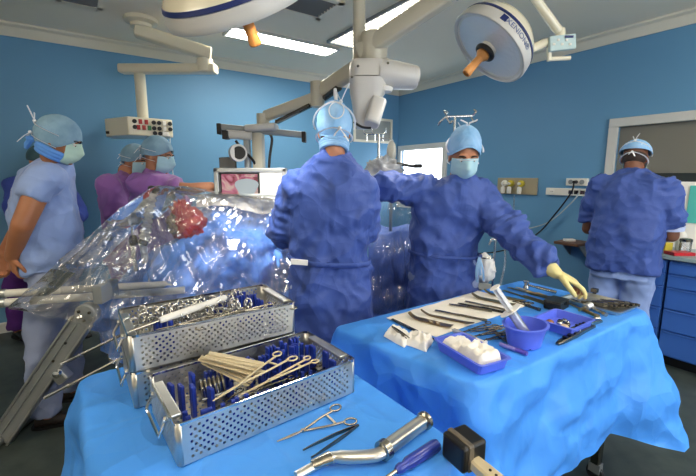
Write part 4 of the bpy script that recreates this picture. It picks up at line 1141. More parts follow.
# hinged clamp tools by the table edge
def clamp(label, p, q, m_):
    o = thing('bone_clamp', label, 'clamp'); L = (V(q)-V(p)).length
    m = MB(); m.loft([[V((x, y*w_, z*h_)) for y, z in ((-1, 0), (1, 0), (1, .8), (.6, 1), (-.6, 1), (-1, .8))] for x, w_, h_ in ((0, .006, .008), (L*.1, .012, .012), (L*.45, .013, .016), (L*.7, .009, .016), (L, .007, .01))]); m.build('body', m_, o, world=False, smooth=20, bevel=.001)
    for x in (.2, .32, .44): MB().box((L*x, 0, .017), (L*.05, .016, .004)).build('tooth', M_black, o, world=False, smooth=0)
    m = MB(); m.tube(spline([(L*.55, .012, .008), (L*.75, .022, .008), (L*.95, .026, .008), (L*1.1, .016, .007)], 4), .0055, 10); m.build('lever', m_, o, world=False)
    MB().lathe([(.006, .012), (.006, .02), (.003, .021)], 12, None, (L*.6, .004, 0)).build('pivot', M_chrome, o, world=False)
    lay(o, p, q); return o
clamp('hinged dark steel bone clamp lying along the front table edge', tO(557, 345), tO(594, 327), M_dark)
clamp('lighter toothed steel clamp beside the hinged dark clamp', tO(571, 331), tO(601, 322), M_instr)
# black box
o = thing('black_case', 'small black plastic case lying under the gloved hand', 'case', tO(556, 308), TH+.1)
MB().box((0, 0, .019), (.105, .075, .036)).build('case_body', M_black, o, world=False, smooth=0, bevel=.005)
MB().box((0, 0, .040), (.107, .077, .007)).build('lid', mat('lid_black', '#1f1f20', .3), o, world=False, smooth=0, bevel=.003)
MB().box((0, -.04, .034), (.02, .006, .014)).build('latch', M_dark, o, world=False, smooth=0)
# bars, levers, osteotomes on and beside the towel
def lever(label, p, q, wd=.011, m_=None, holes=False, bend=.018):
    wd *= 1.45; m_ = m_ or M_dark; o = thing('bone_lever', label, 'bone lever'); L = (V(q)-V(p)).length; rings = []
    for i in range(25):
        t = i/24; x = L*t; z = .002 + bend*max(0, (.22-t)/.22)**2 + bend*.35*max(0, (t-.8)/.2)**2
        w_ = wd*(.55+.45*min(1, t*3)) if t < .85 else wd*(1-.3*(t-.85)/.15)
        rings.append([V((x, -w_, z)), V((x, w_, z)), V((x, w_, z+.003)), V((x, -w_, z+.003))])
    MB().loft(rings).build('blade', m_, o, world=False, smooth=30)
    if holes:
        for x in (.52, .68): 
            m = MB(); m.ring((L*x, 0, .0055), .009, .0028, (0, 0, 1), 22, 8); m.build('eye', m_, o, world=False)
            MB().lathe([(.0085, .005), (.0085, .0056)], 20, None, (L*x, 0, 0)).build('eye_opening', M_towel, o, world=False)
    lay(o, p, q); return o
def osteotome(label, p, q, m_=None, r=.0055):
    r *= 1.3; m_ = m_ or M_instr; o = thing('osteotome', label, 'osteotome'); L = (V(q)-V(p)).length
    m = MB().loft([[V((x, y*w_, .005+z*h_)) for y, z in ((-1, -1), (1, -1), (1, 1), (-1, 1))] for x, w_, h_ in ((0, .008, .0005), (L*.1, .008, .0015), (L*.4, .005, .0025), (L*.5, .0045, .004))]); m.build('blade', m_, o, world=False, smooth=0)
    m = MB(); m.tube([(L*.48, 0, .006), (L*.52, 0, .006), (L*.9, 0, .006), (L*.93, 0, .006), (L, 0, .006)], [r*.7, r, r*1.05, r*1.3, r*1.25], 10); m.build('handle', m_, o, world=False, smooth=30)
    lay(o, p, q); return o
up = .009
lever('long dark steel bar along the towel edge nearest the gauze', tO(437, 342), tO(392, 320), .006, M_dark, False, .004)
lever('tarnished bone lever with two round eyes on the towel', tO(409, 317, up), tO(452, 328, up), .013, M_brass, True)
lever('plain tarnished bone lever hooked beside the one with eyes', tO(421, 314, up), tO(474, 325, up), .007, M_brass)
osteotome('slim dark osteotome lying across the middle of the towel', tO(435, 311, up), tO(487, 322, up), M_dark, .004)
osteotome('dark chisel next to the slim osteotome on the towel', tO(449, 305, up), tO(492, 312, up), M_dark, .0045)
osteotome('black-handled chisel beyond the dark chisel on the towel', tO(458, 304, up), tO(507, 314, up), M_black, .0045)
osteotome('thin grey rod lying on the far part of the towel', tO(465, 302, up), tO(515, 313, up), M_dark, .0035)
lever('broad golden retractor blade at the far end of the towel', tO(472, 297, up), tO(515, 306, up), .013, M_brass)
lever('second golden retractor blade lying over the far towel end', tO(484, 293, up), tO(526, 302, up), .010, M_brass)
t_ = tweezers('dark tweezers stuck across the crumpled gauze wad', .12, M_dark, .010); lay(t_, tO(408, 339, .026), tO(386, 326, .012))
for i, (p, q) in enumerate((((455, 335), (492, 325)), ((466, 339), (503, 331)), ((470, 333), (514, 326)), ((476, 343), (505, 337)))):
    f = forceps_root('clamp_forceps', 'dark ring-handled clamp in the row between gauze tray and towel', 'forceps', (tO(*q)-tO(*p)).length, .014, M_dark, 0, .011, 'dark clamps behind the gauze tray'); lay(f, tO(*p), tO(*q))
o = thing('small_syringe', 'small clear syringe lying behind the gauze tray', 'syringe'); p, q = tO(452, 332, .0), tO(487, 346, .0); L = (q-p).length
MB().tube([(0, 0, .010), (.008, 0, .010), (.009, 0, .010), (L*.7, 0, .010)], [.003, .003, .009, .009], 18).build('barrel', M_syr, o, world=False)
MB().tube([(L*.7, 0, .010), (L*.95, 0, .010), (L*.955, 0, .010), (L*.97, 0, .010)], [.006, .006, .010, .010], 18).build('plunger', M_white, o, world=False); lay(o, p, q)
o = thing('violet_pen', 'violet clear-capped marker tube lying in front of the bowl', 'marker'); p, q = tO(500, 346), tO(527, 356); L = (q-p).length
MB().tube([(0, 0, .008), (L*.6, 0, .008)], .0075, 14).build('tube_body', mat('violet_clear', '#8d86c9', .25), o, world=False)
MB().tube([(L*.6, 0, .008), (L*.62, 0, .008), (L, 0, .008)], [.0075, .0085, .008], 14).build('cap', mat('violet_cap', '#5b4fae', .3), o, world=False); lay(o, p, q)
for i, (p, q) in enumerate((((487, 331), (523, 340)), ((495, 335), (522, 352)), ((502, 341), (531, 351)))):
    lever(('dark gouge in front of the blue bowl', 'dark narrow lever lying beside the violet marker', 'dark stubby lever poking out under the blue bowl')[i], tO(*p), tO(*q), .005, M_dark, False, .006)
# instruments beyond the bowl: far edge
osteotome('long golden brown chisel near the far table edge', tO(503, 291), tO(548, 305), M_brass, .007)
osteotome('second golden brown chisel along the far table edge', tO(508, 288), tO(553, 300), M_brass, .007)
osteotome('pale brass chisel farthest along the far table edge', tO(516, 288), tO(560, 302), M_stick, .006)
osteotome('dark rod lying in front of the golden brown chisels', tO(512, 302), tO(540, 311), M_dark, .005)
f = forceps_root('clamp_forceps', 'dark clamp lying between the upright syringe and the black case', 'forceps', .12, .014, M_dark); lay(f, tO(505, 299), tO(535, 306))
o = thing('steel_mallet', 'shiny steel mallet with round head at the far table edge', 'mallet', tO(526, 289), P_ang(tO(526, 289), tO(555, 294)))
MB().lathe([(.012, -.0), (.016, .003), (.016, .012), (.012, .018), (.012, .030), (.016, .036), (.016, .046), (.012, .049)], 20).build('head', M_chrome, o, world=False)
MB().tube([(.01, 0, .024), (.05, 0, .02), (.055, 0, .02), (.15, 0, .010)], [.005, .006, .008, .0085], 12).build('handle', M_instr, o, world=False)
o = thing('impactor_knob', 'dark steel impactor with square knob beside the gloved fingers', 'impactor', tO(594, 296, 0), TH)
MB().box((0, 0, .03), (.03, .03, .022)).build('knob', M_dark, o, world=False, smooth=0, bevel=.004)
MB().lathe([(.018, 0), (.018, .006), (.008, .008), (.008, .02)], 16).build('stem', M_dark, o, world=False)
for i, (p, q) in enumerate((((572, 300), (606, 316)), ((566, 303), (598, 318)), ((600, 300), (632, 306)))):
    osteotome(('pale steel shaft lying under the gloved fingers', 'brass shaft next to the square blue tray', 'thin steel shaft at the back of the steel tray')[i], tO(p[0], p[1], .003), tO(q[0], q[1], .003), (M_instr, M_brass, M_dark)[i], .006)

# ================================================================== PEOPLE
class Fig:
    def __init__(s, O, fwd):
        s.O = V((O[0], O[1], 0)); f = V((fwd[0], fwd[1], 0)).normalized(); r = V((f.y, -f.x, 0)); s.f, s.r = f, r
        s.M = Matrix((r, f, V((0, 0, 1)))).transposed()
    def p(s, x, y=None, z=None):
        if y is None: return V(x)
        return s.O + s.M @ V((x, y, z))
    def q(s, t): return t if isinstance(t, Vector) else s.O + s.M @ V(t)
    def rings(s, mb, L, n=36, k=2.4, grow=0.0):
        out = []
        for x, y, z, hw, hd in L:
            r = []
            for j in range(n):
                t = 2*PI*j/n; a, b = math.cos(t), math.sin(t); m = 1/((abs(a)**k+abs(b)**k)**(1/k))
                r.append(s.p(x + a*m*(hw+grow), y + b*m*(hd+grow), z))
            out.append(r)
        return mb.loft(out)
    def set_head(s, c, fwd, roll=0):
        c = s.q(c); f = V(fwd).normalized(); r = V((f.y, -f.x, 0)).normalized(); u = r.cross(f)
        s.hc = c; s.H = Matrix((r, f, u)).transposed()
        return s
    def h(s, x, y, z): return s.hc + s.H @ V((x, y, z))
    def e(s, phi, th, off=0.0, R_=(.087, .106, .104), c=(0, -.010, .022)):
        """point on the skull ellipsoid; phi 0 = front, + to own right; th from the crown"""
        return s.h(c[0] + math.sin(th)*math.sin(phi)*(R_[0]+off), c[1] + math.sin(th)*math.cos(phi)*(R_[1]+off), c[2] + math.cos(th)*(R_[2]+off))

def chain(mb, pts, rad, n=16):
    mb.tube(spline(pts, 6) if len(pts) > 2 else pts, [rad[0] + (rad[-1]-rad[0])*i/(6*(len(pts)-1)) for i in range(6*(len(pts)-1)+1)] if len(pts) > 2 else rad, n)
    mb.ball(pts[0], rad[0]); mb.ball(pts[-1], rad[-1])
def limb(mb, a, b, c, ra, rb, rc, n=18):
    """two tapered segments meeting at a joint"""
    mb.tube([a, a.lerp(b, .5), b], [ra, (ra+rb)/2, rb], n); mb.tube([b, b.lerp(c, .45), c], [rb, rb*.6+rc*.4, rc], n)
    mb.ball(a, ra); mb.ball(b, rb); mb.ball(c, rc)
def hand(mb, wrist, d, n, thumb, curl=(.35, .4, .45, .5), s=1.0, grow=0.0, spread=.10, tw=.0):
    """palm, four unequal bent fingers, thumb from the side of the palm; d along the hand, n out of the palm"""
    d = V(d).normalized(); n = (V(n) - d*V(n).dot(d)).normalized(); t = d.cross(n); t = t if t.dot(V(thumb)) > 0 else -t
    rg = []
    for x, w_, h_ in ((-.015, .025, .019), (.02, .031, .018), (.055, .040, .0155), (.085, .041, .0125), (.096, .034, .009)):
        rg.append([V(wrist) + d*x*s + t*math.cos(2*PI*j/18)*(w_*s+grow) + n*math.sin(2*PI*j/18)*(h_*s+grow) for j in range(18)])
    mb.loft(rg)
    for i, (o, L, cu) in enumerate(zip((.030, .010, -.011, -.030), (.074, .083, .077, .060), curl)):
        b = V(wrist) + d*(.086 - (.006 if i == 3 else 0))*s + t*o*s; dr = (d + t*(o/.03)*spread).normalized(); ang = cu*.55; pts = [b - dr*.012*s]; p = b
        pts.append(p); 
        for seg, k in ((.46, 1.0), (.30, 1.15), (.24, .8)):
            dd = dr*math.cos(ang) + n*math.sin(ang); p = p + dd*L*seg*s; pts.append(p); ang += cu*k
        r = [.0098, .0095, .0088, .0078, .0066]
        mb.tube(pts, [x*s+grow for x in r], 10); mb.ball(pts[-1], r[-1]*s+grow, None, 10, 6)
        for q, rr_ in zip(pts[1:-1], r[1:-1]): mb.ball(q, rr_*s+grow, None, 10, 6)
    b = V(wrist) + d*.018*s + t*.022*s
    p1 = b + (d*.55 + t*.75 + n*.35).normalized()*.044*s; p2 = p1 + (d*.85 + t*.35 + n*.45).normalized()*.034*s; p3 = p2 + (d*.9 + t*.05 + n*.45).normalized()*.026*s
    mb.tube([b, p1, p2, p3], [.014*s+grow, .0115*s+grow, .0105*s+grow, .008*s+grow], 12)
    for q, rr_ in ((p1, .0115), (p2, .0105), (p3, .008)): mb.ball(q, rr_*s+grow, None, 10, 6)

def head_into(f, mb, neck):
    h = f.h; E = f.H
    mb.ball(h(0, -.012, .028), (.075, .095, .090), E, 24, 16); mb.ball(h(0, .028, -.032), (.059, .066, .092), E, 20, 14)
    mb.ball(h(0, .052, -.092), (.040, .040, .030), E); mb.ball(h(0, .078, -.108), (.018, .014, .014), E)
    for sx in (-1, 1):
        mb.ball(h(sx*.034, .062, -.040), (.026, .024, .030), E); mb.ball(h(sx*.028, .084, .020), (.026, .010, .008), E)
        mb.ball(h(sx*.076, -.006, -.015), (.008, .019, .031), E); mb.ball(h(sx*.011, .106, -.034), (.008, .010, .007), E)
    mb.tube([h(0, .086, .012), h(0, .100, -.012), h(0, .114, -.034)], [.008, .009, .011], 10); mb.ball(h(0, .114, -.034), .0115)
    mb.ball(h(0, .091, -.066), (.022, .009, .005), E); mb.ball(h(0, .089, -.077), (.019, .009, .006), E)
    n0 = f.q(neck); mb.tube([h(0, -.022, -.035), h(0, -.020, -.10), n0], [.054, .052, .062], 18); mb.ball(n0, .062)

def person(label, f, rings, arms, legs, neck, skin, hands=True, voxel=.0075, loc=None):
    """one continuous body"""
    mb = MB(); f.rings(mb, [(x, y, z, max(hw-.035, .03), max(hd-.03, .03)) for x, y, z, hw, hd in rings if z > .8])
    head_into(f, mb, neck)
    for a in arms:
        A, B, C_ = [f.q(t) for t in a['j']]; gk_ = a.get('g', 1.0); limb(mb, A, B, C_, .052*gk_, .042*gk_, .029*gk_)
        hand(mb, C_, a.get('d', C_-B), a.get('n', (0, 0, -1)), a.get('t', (0, 0, 1)), a.get('curl', (.35, .4, .45, .5)))
    for l in legs:
        A, B, C_ = [f.q(t) for t in l['j']]; limb(mb, A, B, C_, .082, .056, .038)
        t = f.q(l['toe']); mb.tube([C_ + V((0, 0, -.02)), C_.lerp(t, .5) + V((0, 0, -.03)), t + V((0, 0, .025))], [.036, .034, .026], 14); mb.ball(t+V((0, 0, .025)), .026)
        hd_ = f.q(rings[-1][:3]); mb.ball(A, .085)
    me = fuse(mb, voxel, 2); L = f.O
    for v in me.vertices: v.co = V(v.co) - L
    me.update(); o = link('person', me, skin, None, 180); o.location = L
    tag(o, label, 'person'); f.root = o
    return o
def eyes(f, closed=False):
    for sx in (-1, 1):
        e = MB().ball(f.h(sx*.031, .0865, -.004), .0115, f.H, 16, 12).build('eye', M_eyew, f.root)
        MB().ball(f.h(sx*.031, .0945, -.0055), (.0058, .0045, .0058), f.H, 14, 10).build('iris', M_iris, e)
        MB().tube(spline([f.h(sx*.014, .098, .016), f.h(sx*.030, .0985, .023), f.h(sx*.048, .090, .018)], 4), .0034, 8).build('eyebrow', M_hair, f.root)
def cap(f, m, front=1.25, side=1.75, back=2.1, puff=(1.0, 1.0, 1.0), seed=1, amp=.004, name='surgical_cap', band=None, lift=0.0):
    n = 72; K = 26; rows = []
    for k in range(K+1):
        row = []
        for j in range(n):
            ph = 2*PI*j/n; c = math.cos(ph)
            tm = (side + (front-side)*c*c) if c > 0 else (side + (back-side)*c*c)
            th = tm*k/K + .004; s = math.sin(min(PI, th))
            p = f.e(ph, th, 0, (.086*puff[0], .104*puff[1], .101*puff[2]), (0, -.010, .024+lift))
            nn = (p - f.h(0, -.01, .0)).normalized(); q = f.H.inverted() @ (p-f.hc)
            row.append(p + nn*(amp*crease(q, (22, 22, 14), seed)*min(1, th*1.5)*(1 if k < K-1 else .3) + .003))
        rows.append(row)
    o = MB().loft(rows, False).build(name, m, f.root, smooth=180, solid=.0016)
    if band:
        pts = rows[-1]; r = MB(); q = pts + [pts[0]]; r.tube(q, .0042, 8, False); r.build('hem_band', band, o)
    return o
def mask(f, m, seed=0, wide=1.28):
    rows = []; nu, nv = 34, 26
    for i in range(nv+1):
        v = i/nv; z = .004 - .128*v
        row = []
        for j in range(nu+1):
            u = -1 + 2*j/nu; ph = u*wide
            k = 1 - .28*max(0, (v-.55)/.45)**2
            nose = .030*math.exp(-(ph/.35)**2)*math.exp(-((v-.30)/.32)**2) + .010*math.exp(-(ph/.6)**2)*math.exp(-((v-.6)/.4)**2)
            x = math.sin(ph)*.076*k; y = .014 + math.cos(ph)*.084*k + nose - .012*max(0, (v-.8)/.2)
            y += .0016*math.sin(v*PI*7)*(1-abs(u)*.6)
            zz = z + .012*abs(u)*(.5-v)*-1.4 + (.010*(1-abs(u)) if v < .02 else 0)
            row.append(f.h(x, y, zz))
        rows.append(row)
    return MB().grid(rows).build('face_mask', m, f.root, smooth=180, solid=.002)
def ties(f, mk, knot=(PI, .75), low=(PI, 2.25), off=.012, tails=.07, tailup=True):
    """two tapes from each mask corner to knots at the back of the head, with loose ends"""
    for (kp, kt), th0, zc in ((knot, 1.55, 'top'), (low, 2.15, 'low')):
        for sx in (-1, 1):
            pts = []
            for i in range(15):
                t = i/14; ph = sx*(1.2 + (PI-1.2)*t); th = th0 + (kt-th0)*t; pts.append(f.e(ph, th, off))
            MB().tube(pts, .0046, 6, True, .4).build('mask_tie', M_tie, mk)
        kq = f.e(kp, kt, off+.004); MB().ball(kq, .009).build('knot', M_tie, mk)
        for sx in (-1, 1):
            dv = f.H @ (V((sx*.5, -.4, .9 if (zc == 'top' and tailup) else -.9)))
            MB().tube([kq, kq + dv*tails*.5 + V((0, 0, .004)), kq + dv*tails*(1 if sx > 0 else .6)], [.004, .006, .005], 6, True, .35).build('tie_end', M_tie, mk)
def shoes(f, legs, m=None):
    for l in legs:
        A = f.q(l['j'][2]); t = f.q(l['toe']); d = (t-A); d.z = 0; d.normalize(); s = V((d.y, -d.x, 0)); heel = V((A.x, A.y, 0)) - d*.055; rg = []
        for x, w_, h_ in ((0, .026, .06), (.03, .036, .075), (.09, .037, .085), (.15, .043, .06), (.21, .045, .045), (.255, .036, .035), (.275, .018, .022)):
            rg.append([heel + d*x + s*w_*math.cos(2*PI*j/20) + V((0, 0, max(.002, h_/2 + (h_/2)*math.sin(2*PI*j/20)*1.0))) for j in range(20)])
        o = MB().loft(rg).build('shoe', m or M_shoe, f.root, smooth=60)
        MB().loft([[heel + d*(.13+q.x*.150) + s*(q.y*.047) + V((0, 0, z)) for q, _ in rrect(1, 1, .6, 32)] for z in (0, .014)]).build('sole', M_rubber, o, smooth=40)
def sleeve_folds(f, sleeves, amp=.010):
    segs = []
    for s in sleeves:
        P = [f.q(p) for p, r in s]
        segs += [(P[i], P[i+1], s[i][1]) for i in range(len(P)-1)]
    def fn(p, n):
        best = 0
        for a, b, r in segs:
            d = b-a; L = d.length; t = max(0, min(1, (p-a).dot(d)/(L*L))); dist = (p-a-d*t).length
            if dist < r*1.25:
                w_ = min(1, (r*1.25-dist)/(r*.2)); q = (p-a).dot(d)/L
                ph = q*15 + 1.6*noise.noise(p*7) + 2.0*noise.noise(p*3.1)
                best = max(best, w_*(.35+.65*min(1, max(0, noise.noise(p*5+V((3, 3, 3)))+.6)))) * 1.0
                k = (abs((ph % 1)-.5)*2-.5)*amp*best*1.6
                return k
        return 0
    return fn
def garment(f, name, m, rings, sleeves=(), voxel=.013, folds=None, it=5, fn=None, k=2.4):
    mb = MB()
    if rings: f.rings(mb, rings, k=k)
    for s in sleeves:
        P = [f.q(p) for p, r in s]; r = [r for p, r in s]
        for i in range(len(P)-1): mb.tube([P[i], P[i+1]], [r[i], r[i+1]], 20)
        for q, rr_ in zip(P[:-1], r[:-1]): mb.ball(q, rr_*.99)
    return cloth(mb, name, m, f.root, voxel, it, folds or ((.022, (5, 5, 4), 1), (.008, (11, 11, 8), 2)), fn or (sleeve_folds(f, sleeves) if len(sleeves) and m is M_gown else None))
def trousers(f, m, legs, waist, voxel=.014, spread=1.0):
    mb = MB(); f.rings(mb, waist)
    for l in legs:
        A, B, C_ = [f.q(t) for t in l['j']]; C2 = C_ + V((0, 0, -.012))
        mb.tube([A, A.lerp(B, .5), B, B.lerp(C2, .5), C2], [.112, .102, .09, .08, .075], 20); mb.ball(A, .11); mb.ball(B, .09)
    return cloth(mb, 'trousers', m, f.root, voxel, 4, ((.016, (5, 5, 4), 4), (.008, (10, 10, 9), 6)))
def straight_legs(f, y=0.0, sp=.1, toe=.17):
    return [{'j': ((s*sp, y, .90), (s*sp, y+.02, .50), (s*sp, y, .09)), 'toe': (s*sp*1.3, y+toe, .0)} for s in (-1, 1)]
STAND = lambda x=0, y=0: [(x, y, 1.0, .175, .12), (x, y, .85, .18, .125)]

# ---- surgeon with his back to us
f = Fig((-.10, 2.0), (.02, 1)); f.set_head((.030, .03, 1.70), (.0, .96, -.26))
gr = [(.032, .015, 1.60, .070, .066), (.030, .005, 1.56, .105, .08), (.018, -.0, 1.475, .178, .112), (.004, .0, 1.40, .212, .135), (0, 0, 1.25, .213, .142), (0, 0, 1.12, .198, .135), (0, 0, 1.06, .190, .128), (0, 0, .95, .210, .145), (0, 0, .7, .232, .165), (0, 0, .40, .25, .18)]
lg = straight_legs(f)
arms = [{'j': ((-.175, 0, 1.42), (-.25, .07, 1.18), (-.10, .36, 1.13)), 'n': (0, 0, -1), 't': (1, 0, 0)}, {'j': ((.178, 0, 1.42), (.205, .07, 1.19), (.09, .36, 1.13)), 'n': (0, 0, -1), 't': (-1, 0, 0)}]
person('person in a blue gown and hood seen from behind, standing by the full basket', f, gr, arms, lg, (.032, .015, 1.55), M_skin, voxel=.009)
garment(f, 'surgical_gown', M_gown, gr, ([((-.165, 0, 1.415), .088), ((-.25, .06, 1.18), .086), ((-.12, .33, 1.13), .056)], [((.165, 0, 1.415), .085), ((.20, .06, 1.2), .078), ((.11, .33, 1.13), .052)]), folds=((.026, (4.5, 4.5, 3), 1), (.014, (9, 9, 6), 2), (.004, (22, 22, 16), 3)))
m = MB(); m.tube([f.p(math.sin(a)*.214, -math.cos(a)*.150, 1.055 - .03*math.sin(a*.5+.4)) for a in [x*.2-2.2 for x in range(23)]], .007, 8, True, 2.0); b = m.build('belt', M_gown, f.root)
MB().box(f.p(-.135, -.158, 1.062), (.085, .008, .028), Matrix.Rotation(.08, 3, 'Y')).build('belt_card', M_paper, b, smooth=0, bevel=.003)
cp = cap(f, M_capb, 1.5, 2.2, 2.50, (.98, 1.0, 1.12), 3, .006, 'surgical_hood', M_capb, .012)
for k, (r, z) in enumerate(((.067, -.072), (.065, -.087), (.064, -.100))): MB().ring(f.h(0, -.018, z), (r, r*1.0), .011, f.H @ V((0, .15, 1)), 32, 8).build('neck_fold', M_capb, cp)
mk = mask(f, M_mask); ties(f, mk, (PI-.5, .72), (PI-.3, 2.0), .020, .085)
MB().ring(f.e(PI-.15, 1.25, .012), (.036, .058), .0032, (f.e(PI-.15, 1.25, .02)-f.hc), 32, 6, (1, 0, 0)).build('tape_loop', M_tie, mk)
m = MB(); m.tube([f.e(PI-.3, .35, .015), f.e(PI-.25, .2, .05), f.e(PI-.2, .12, .085)], [.008, .011, .008], 8); m.build('cap_tail', M_tie, cp)
eyes(f); shoes(f, lg); trousers(f, M_trous, lg, STAND())
for s in (-1, 1):
    a = arms[0 if s < 0 else 1]; W_, E_ = f.q(a['j'][2]), f.q(a['j'][1]); g = MB(); hand(g, W_, W_-E_, a['n'], a['t'], grow=.0016); g.tube([W_.lerp(E_, .22), W_], [.036, .032], 16); shell(g, 'glove', M_glove, f.root, .005, 2)

# ---- nurse reaching over the long table
f = Fig((.58, 2.28), (-.03, -1)); f.set_head((-.068, .075, 1.592), (-.03, -.93, -.33))
gr = [(-.062, .055, 1.485, .064, .060), (-.056, .05, 1.455, .108, .085), (-.035, .045, 1.405, .182, .12), (-.012, .035, 1.31, .205, .142), (0, .012, 1.13, .196, .136), (.008, 0, 1.0, .194, .134), (.008, 0, .85, .214, .15), (.008, 0, .4, .24, .17)]
lg = straight_legs(f)
gw = at(556, 273, 1.87); gk = at(583, 286, 1.84)
arms = [{'j': ((.155, .03, 1.41), (.32, .07, 1.405), (.52, .02, 1.40)), 'n': (0, 0, -1), 't': (-1, 0, 0)},
        {'j': ((-.195, .06, 1.37), (-.345, .25, 1.12), gw), 'd': gk-gw, 'n': V((-.25, .12, -1)), 't': V((-.3, -1, 0)), 'curl': (.42, .62, .72, .55)}]
person('person in blue gown and mask reaching over the long table with a yellow glove', f, gr, arms, lg, (-.062, .05, 1.475), M_skin, voxel=.0075)
garment(f, 'surgical_gown', M_gown, gr, ([((.145, .03, 1.40), .092), ((.31, .07, 1.41), .086), ((.46, .04, 1.41), .070)], [((-.175, .055, 1.365), .092), ((-.335, .235, 1.135), .084), ((-.43, .385, 1.025), .062)]), voxel=.012, folds=((.030, (4.5, 4.5, 3), 5), (.016, (8, 8, 6), 2), (.005, (20, 20, 15), 3)))
m = MB(); m.tube([f.p(math.sin(a)*.212, math.cos(a)*.152, 1.02+.012*math.sin(a)) for a in [x*.3 for x in range(22)]], .010, 8); bl = m.build('belt', M_gown, f.root)
for k, (dx, dz) in enumerate(((-.165, -.10), (-.185, -.13), (-.15, -.14))):
    MB().tube(spline([f.p(-.17, .125, 1.02), f.p(dx, .15, 1.02+dz*.5), f.p(dx-.01, .14, 1.02+dz)], 4), [.008]*9, 6, True, .4).build('belt_end', M_capb, bl)
cp = cap(f, M_capb, 1.30, 1.85, 2.25, (1.0, 1.0, 1.22), 7, .006, 'surgical_cap', M_capb, .012)
for s in (-1, 1): MB().tube([f.e(.4*s, .08, .03), f.e(.5*s, .1, .05), f.e(1.2*s, .3, .075)], [.004, .005, .004], 6).build('cap_tie', M_tie, cp)
mk = mask(f, M_mask); ties(f, mk, (PI, .8), (PI, 2.2), .014, .05); eyes(f); shoes(f, lg); trousers(f, M_trous, lg, STAND())
MB().tube([f.h(.055, .08, -.002), f.h(.03, .105, .003), f.h(0, .122, .008), f.h(-.03, .105, .003), f.h(-.055, .08, -.002)], .0022, 6).build('nose_wire', M_tie, mk)
for i, a in enumerate(arms):
    W_, E_ = f.q(a['j'][2]), f.q(a['j'][1]); g = MB(); hand(g, W_, a.get('d', W_-E_), a['n'], a['t'], a.get('curl', (.35, .4, .45, .5)), 1.10, grow=.0016, spread=.22); g.tube([W_.lerp(E_, .30), W_.lerp(E_, .1), W_], [.044, .036, .0305], 18); g.ball(W_, .030); shell(g, 'glove', M_glove, f.root, .0042, 2)

# ---- man in a short jacket at the worktop
p = at(626, 230, 2.86); f = Fig((p.x, p.y), (.72, .69)); f.set_head(at(635, 158, 2.93), (.66, .64, -.40))
gr = [(0, .05, 1.535, .064, .060), (0, .04, 1.50, .115, .088), (0, .02, 1.445, .196, .122), (0, 0, 1.34, .222, .142), (0, -.01, 1.15, .224, .152), (0, -.01, .95, .226, .157), (0, -.01, .775, .232, .163)]
lg = straight_legs(f, 0, .105)
arms = [{'j': ((-.20, .01, 1.40), (-.258, .05, 1.06), (-.13, .29, 1.02)), 'g': 1.15, 'n': (1, 0, -.6), 't': (0, 0, 1)}, {'j': ((.20, .01, 1.40), (.258, .05, 1.06), (.13, .29, 1.02)), 'g': 1.15, 'n': (-1, 0, -.6), 't': (0, 0, 1)}]
person('person in a short dark blue jacket seen from behind, standing at the worktop', f, gr, arms, lg, (0, .05, 1.53), M_skind, voxel=.008)
garment(f, 'jacket', M_gown, gr, ([((-.19, .01, 1.395), .090), ((-.255, .045, 1.18), .084), ((-.256, .05, 1.12), .078)], [((.19, .01, 1.395), .090), ((.255, .045, 1.18), .084), ((.256, .05, 1.12), .078)]), folds=((.020, (4, 4, 3), 9), (.012, (8, 8, 7), 2), (.003, (22, 22, 16), 3)))
m = MB(); m.tube([f.p(.256, .05, 1.125), f.p(.257, .052, 1.095)], [.074, .070], 24); m.build('sleeve_lining', mat('lining_pale', '#b9c8ee', .7), f.root)
cp = cap(f, M_capb, 1.2, 1.5, 1.60, (1.12, 1.08, 1.02), 11, .005, 'surgical_cap', M_capb)
MB().ball(f.h(0, -.018, -.01), (.077, .089, .062), f.H, 24, 14).build('hair', mat('greying_hair', '#3d3029', .7), f.root)
mk = mask(f, M_mask); ties(f, mk, (PI, 1.05), (PI, 1.85), .012, .05)
for sx in (-1, 1): MB().tube([f.e(PI+.1*sx, .35, .010), f.e(PI+.05*sx, .8, .012), f.e(PI-.5*sx, 1.3, .012)], .004, 6, True, .5).build('cap_tape', M_tie, cp)
eyes(f); shoes(f, lg); trousers(f, M_scrub, lg, [(0, -.01, 1.0, .17, .10), (0, -.01, .84, .18, .11), (0, -.01, .72, .205, .138)])

# ---- man in light blue scrubs with hands behind his back
f = Fig((-1.81, 2.30), (.80, .60)); f.set_head(at(59, 140, 2.24), (.93, .24, -.30))
hcW = at(7, 263, 2.10)
gr = [(.0, .10, 1.60, .070, .068), (.0, .085, 1.57, .12, .095), (0, .05, 1.515, .188, .13), (0, .01, 1.41, .210, .152), (0, .0, 1.2, .212, .165), (0, .01, 1.05, .215, .165), (0, .01, .93, .222, .165)]
kn = on(33, 424, .03); kf = on(66, 396, .03)
lg = [{'j': (f.p(.10, 0, .90), on(45, 424, 0)*1 + V((.03, .02, .50)), V((kn.x+.06, kn.y+.03, .09))), 'toe': V((kn.x+.23, kn.y+.10, 0))},
      {'j': (f.p(-.10, .02, .90), V((kf.x+.02, kf.y+.02, .5)), V((kf.x+.03, kf.y+.02, .09))), 'toe': V((kf.x+.20, kf.y+.08, 0))}]
sh = at(44, 177, 2.12); el = at(23, 224, 2.02)
arms = [{'g': 1.22, 'j': (sh, el, at(12, 256, 2.10)), 'd': V((-.10, .10, -1)), 'n': V((.6, .8, 0)), 't': V((.5, -.8, 0)), 'curl': (.7, .75, .8, .8)},
        {'j': (f.p(-.19, .05, 1.48), f.p(-.27, -.12, 1.2), at(3, 254, 2.18)), 'd': V((.10, -.1, -1)), 'n': V((-.2, -1, 0)), 't': V((1, 0, 0)), 'curl': (.7, .75, .8, .8)}]
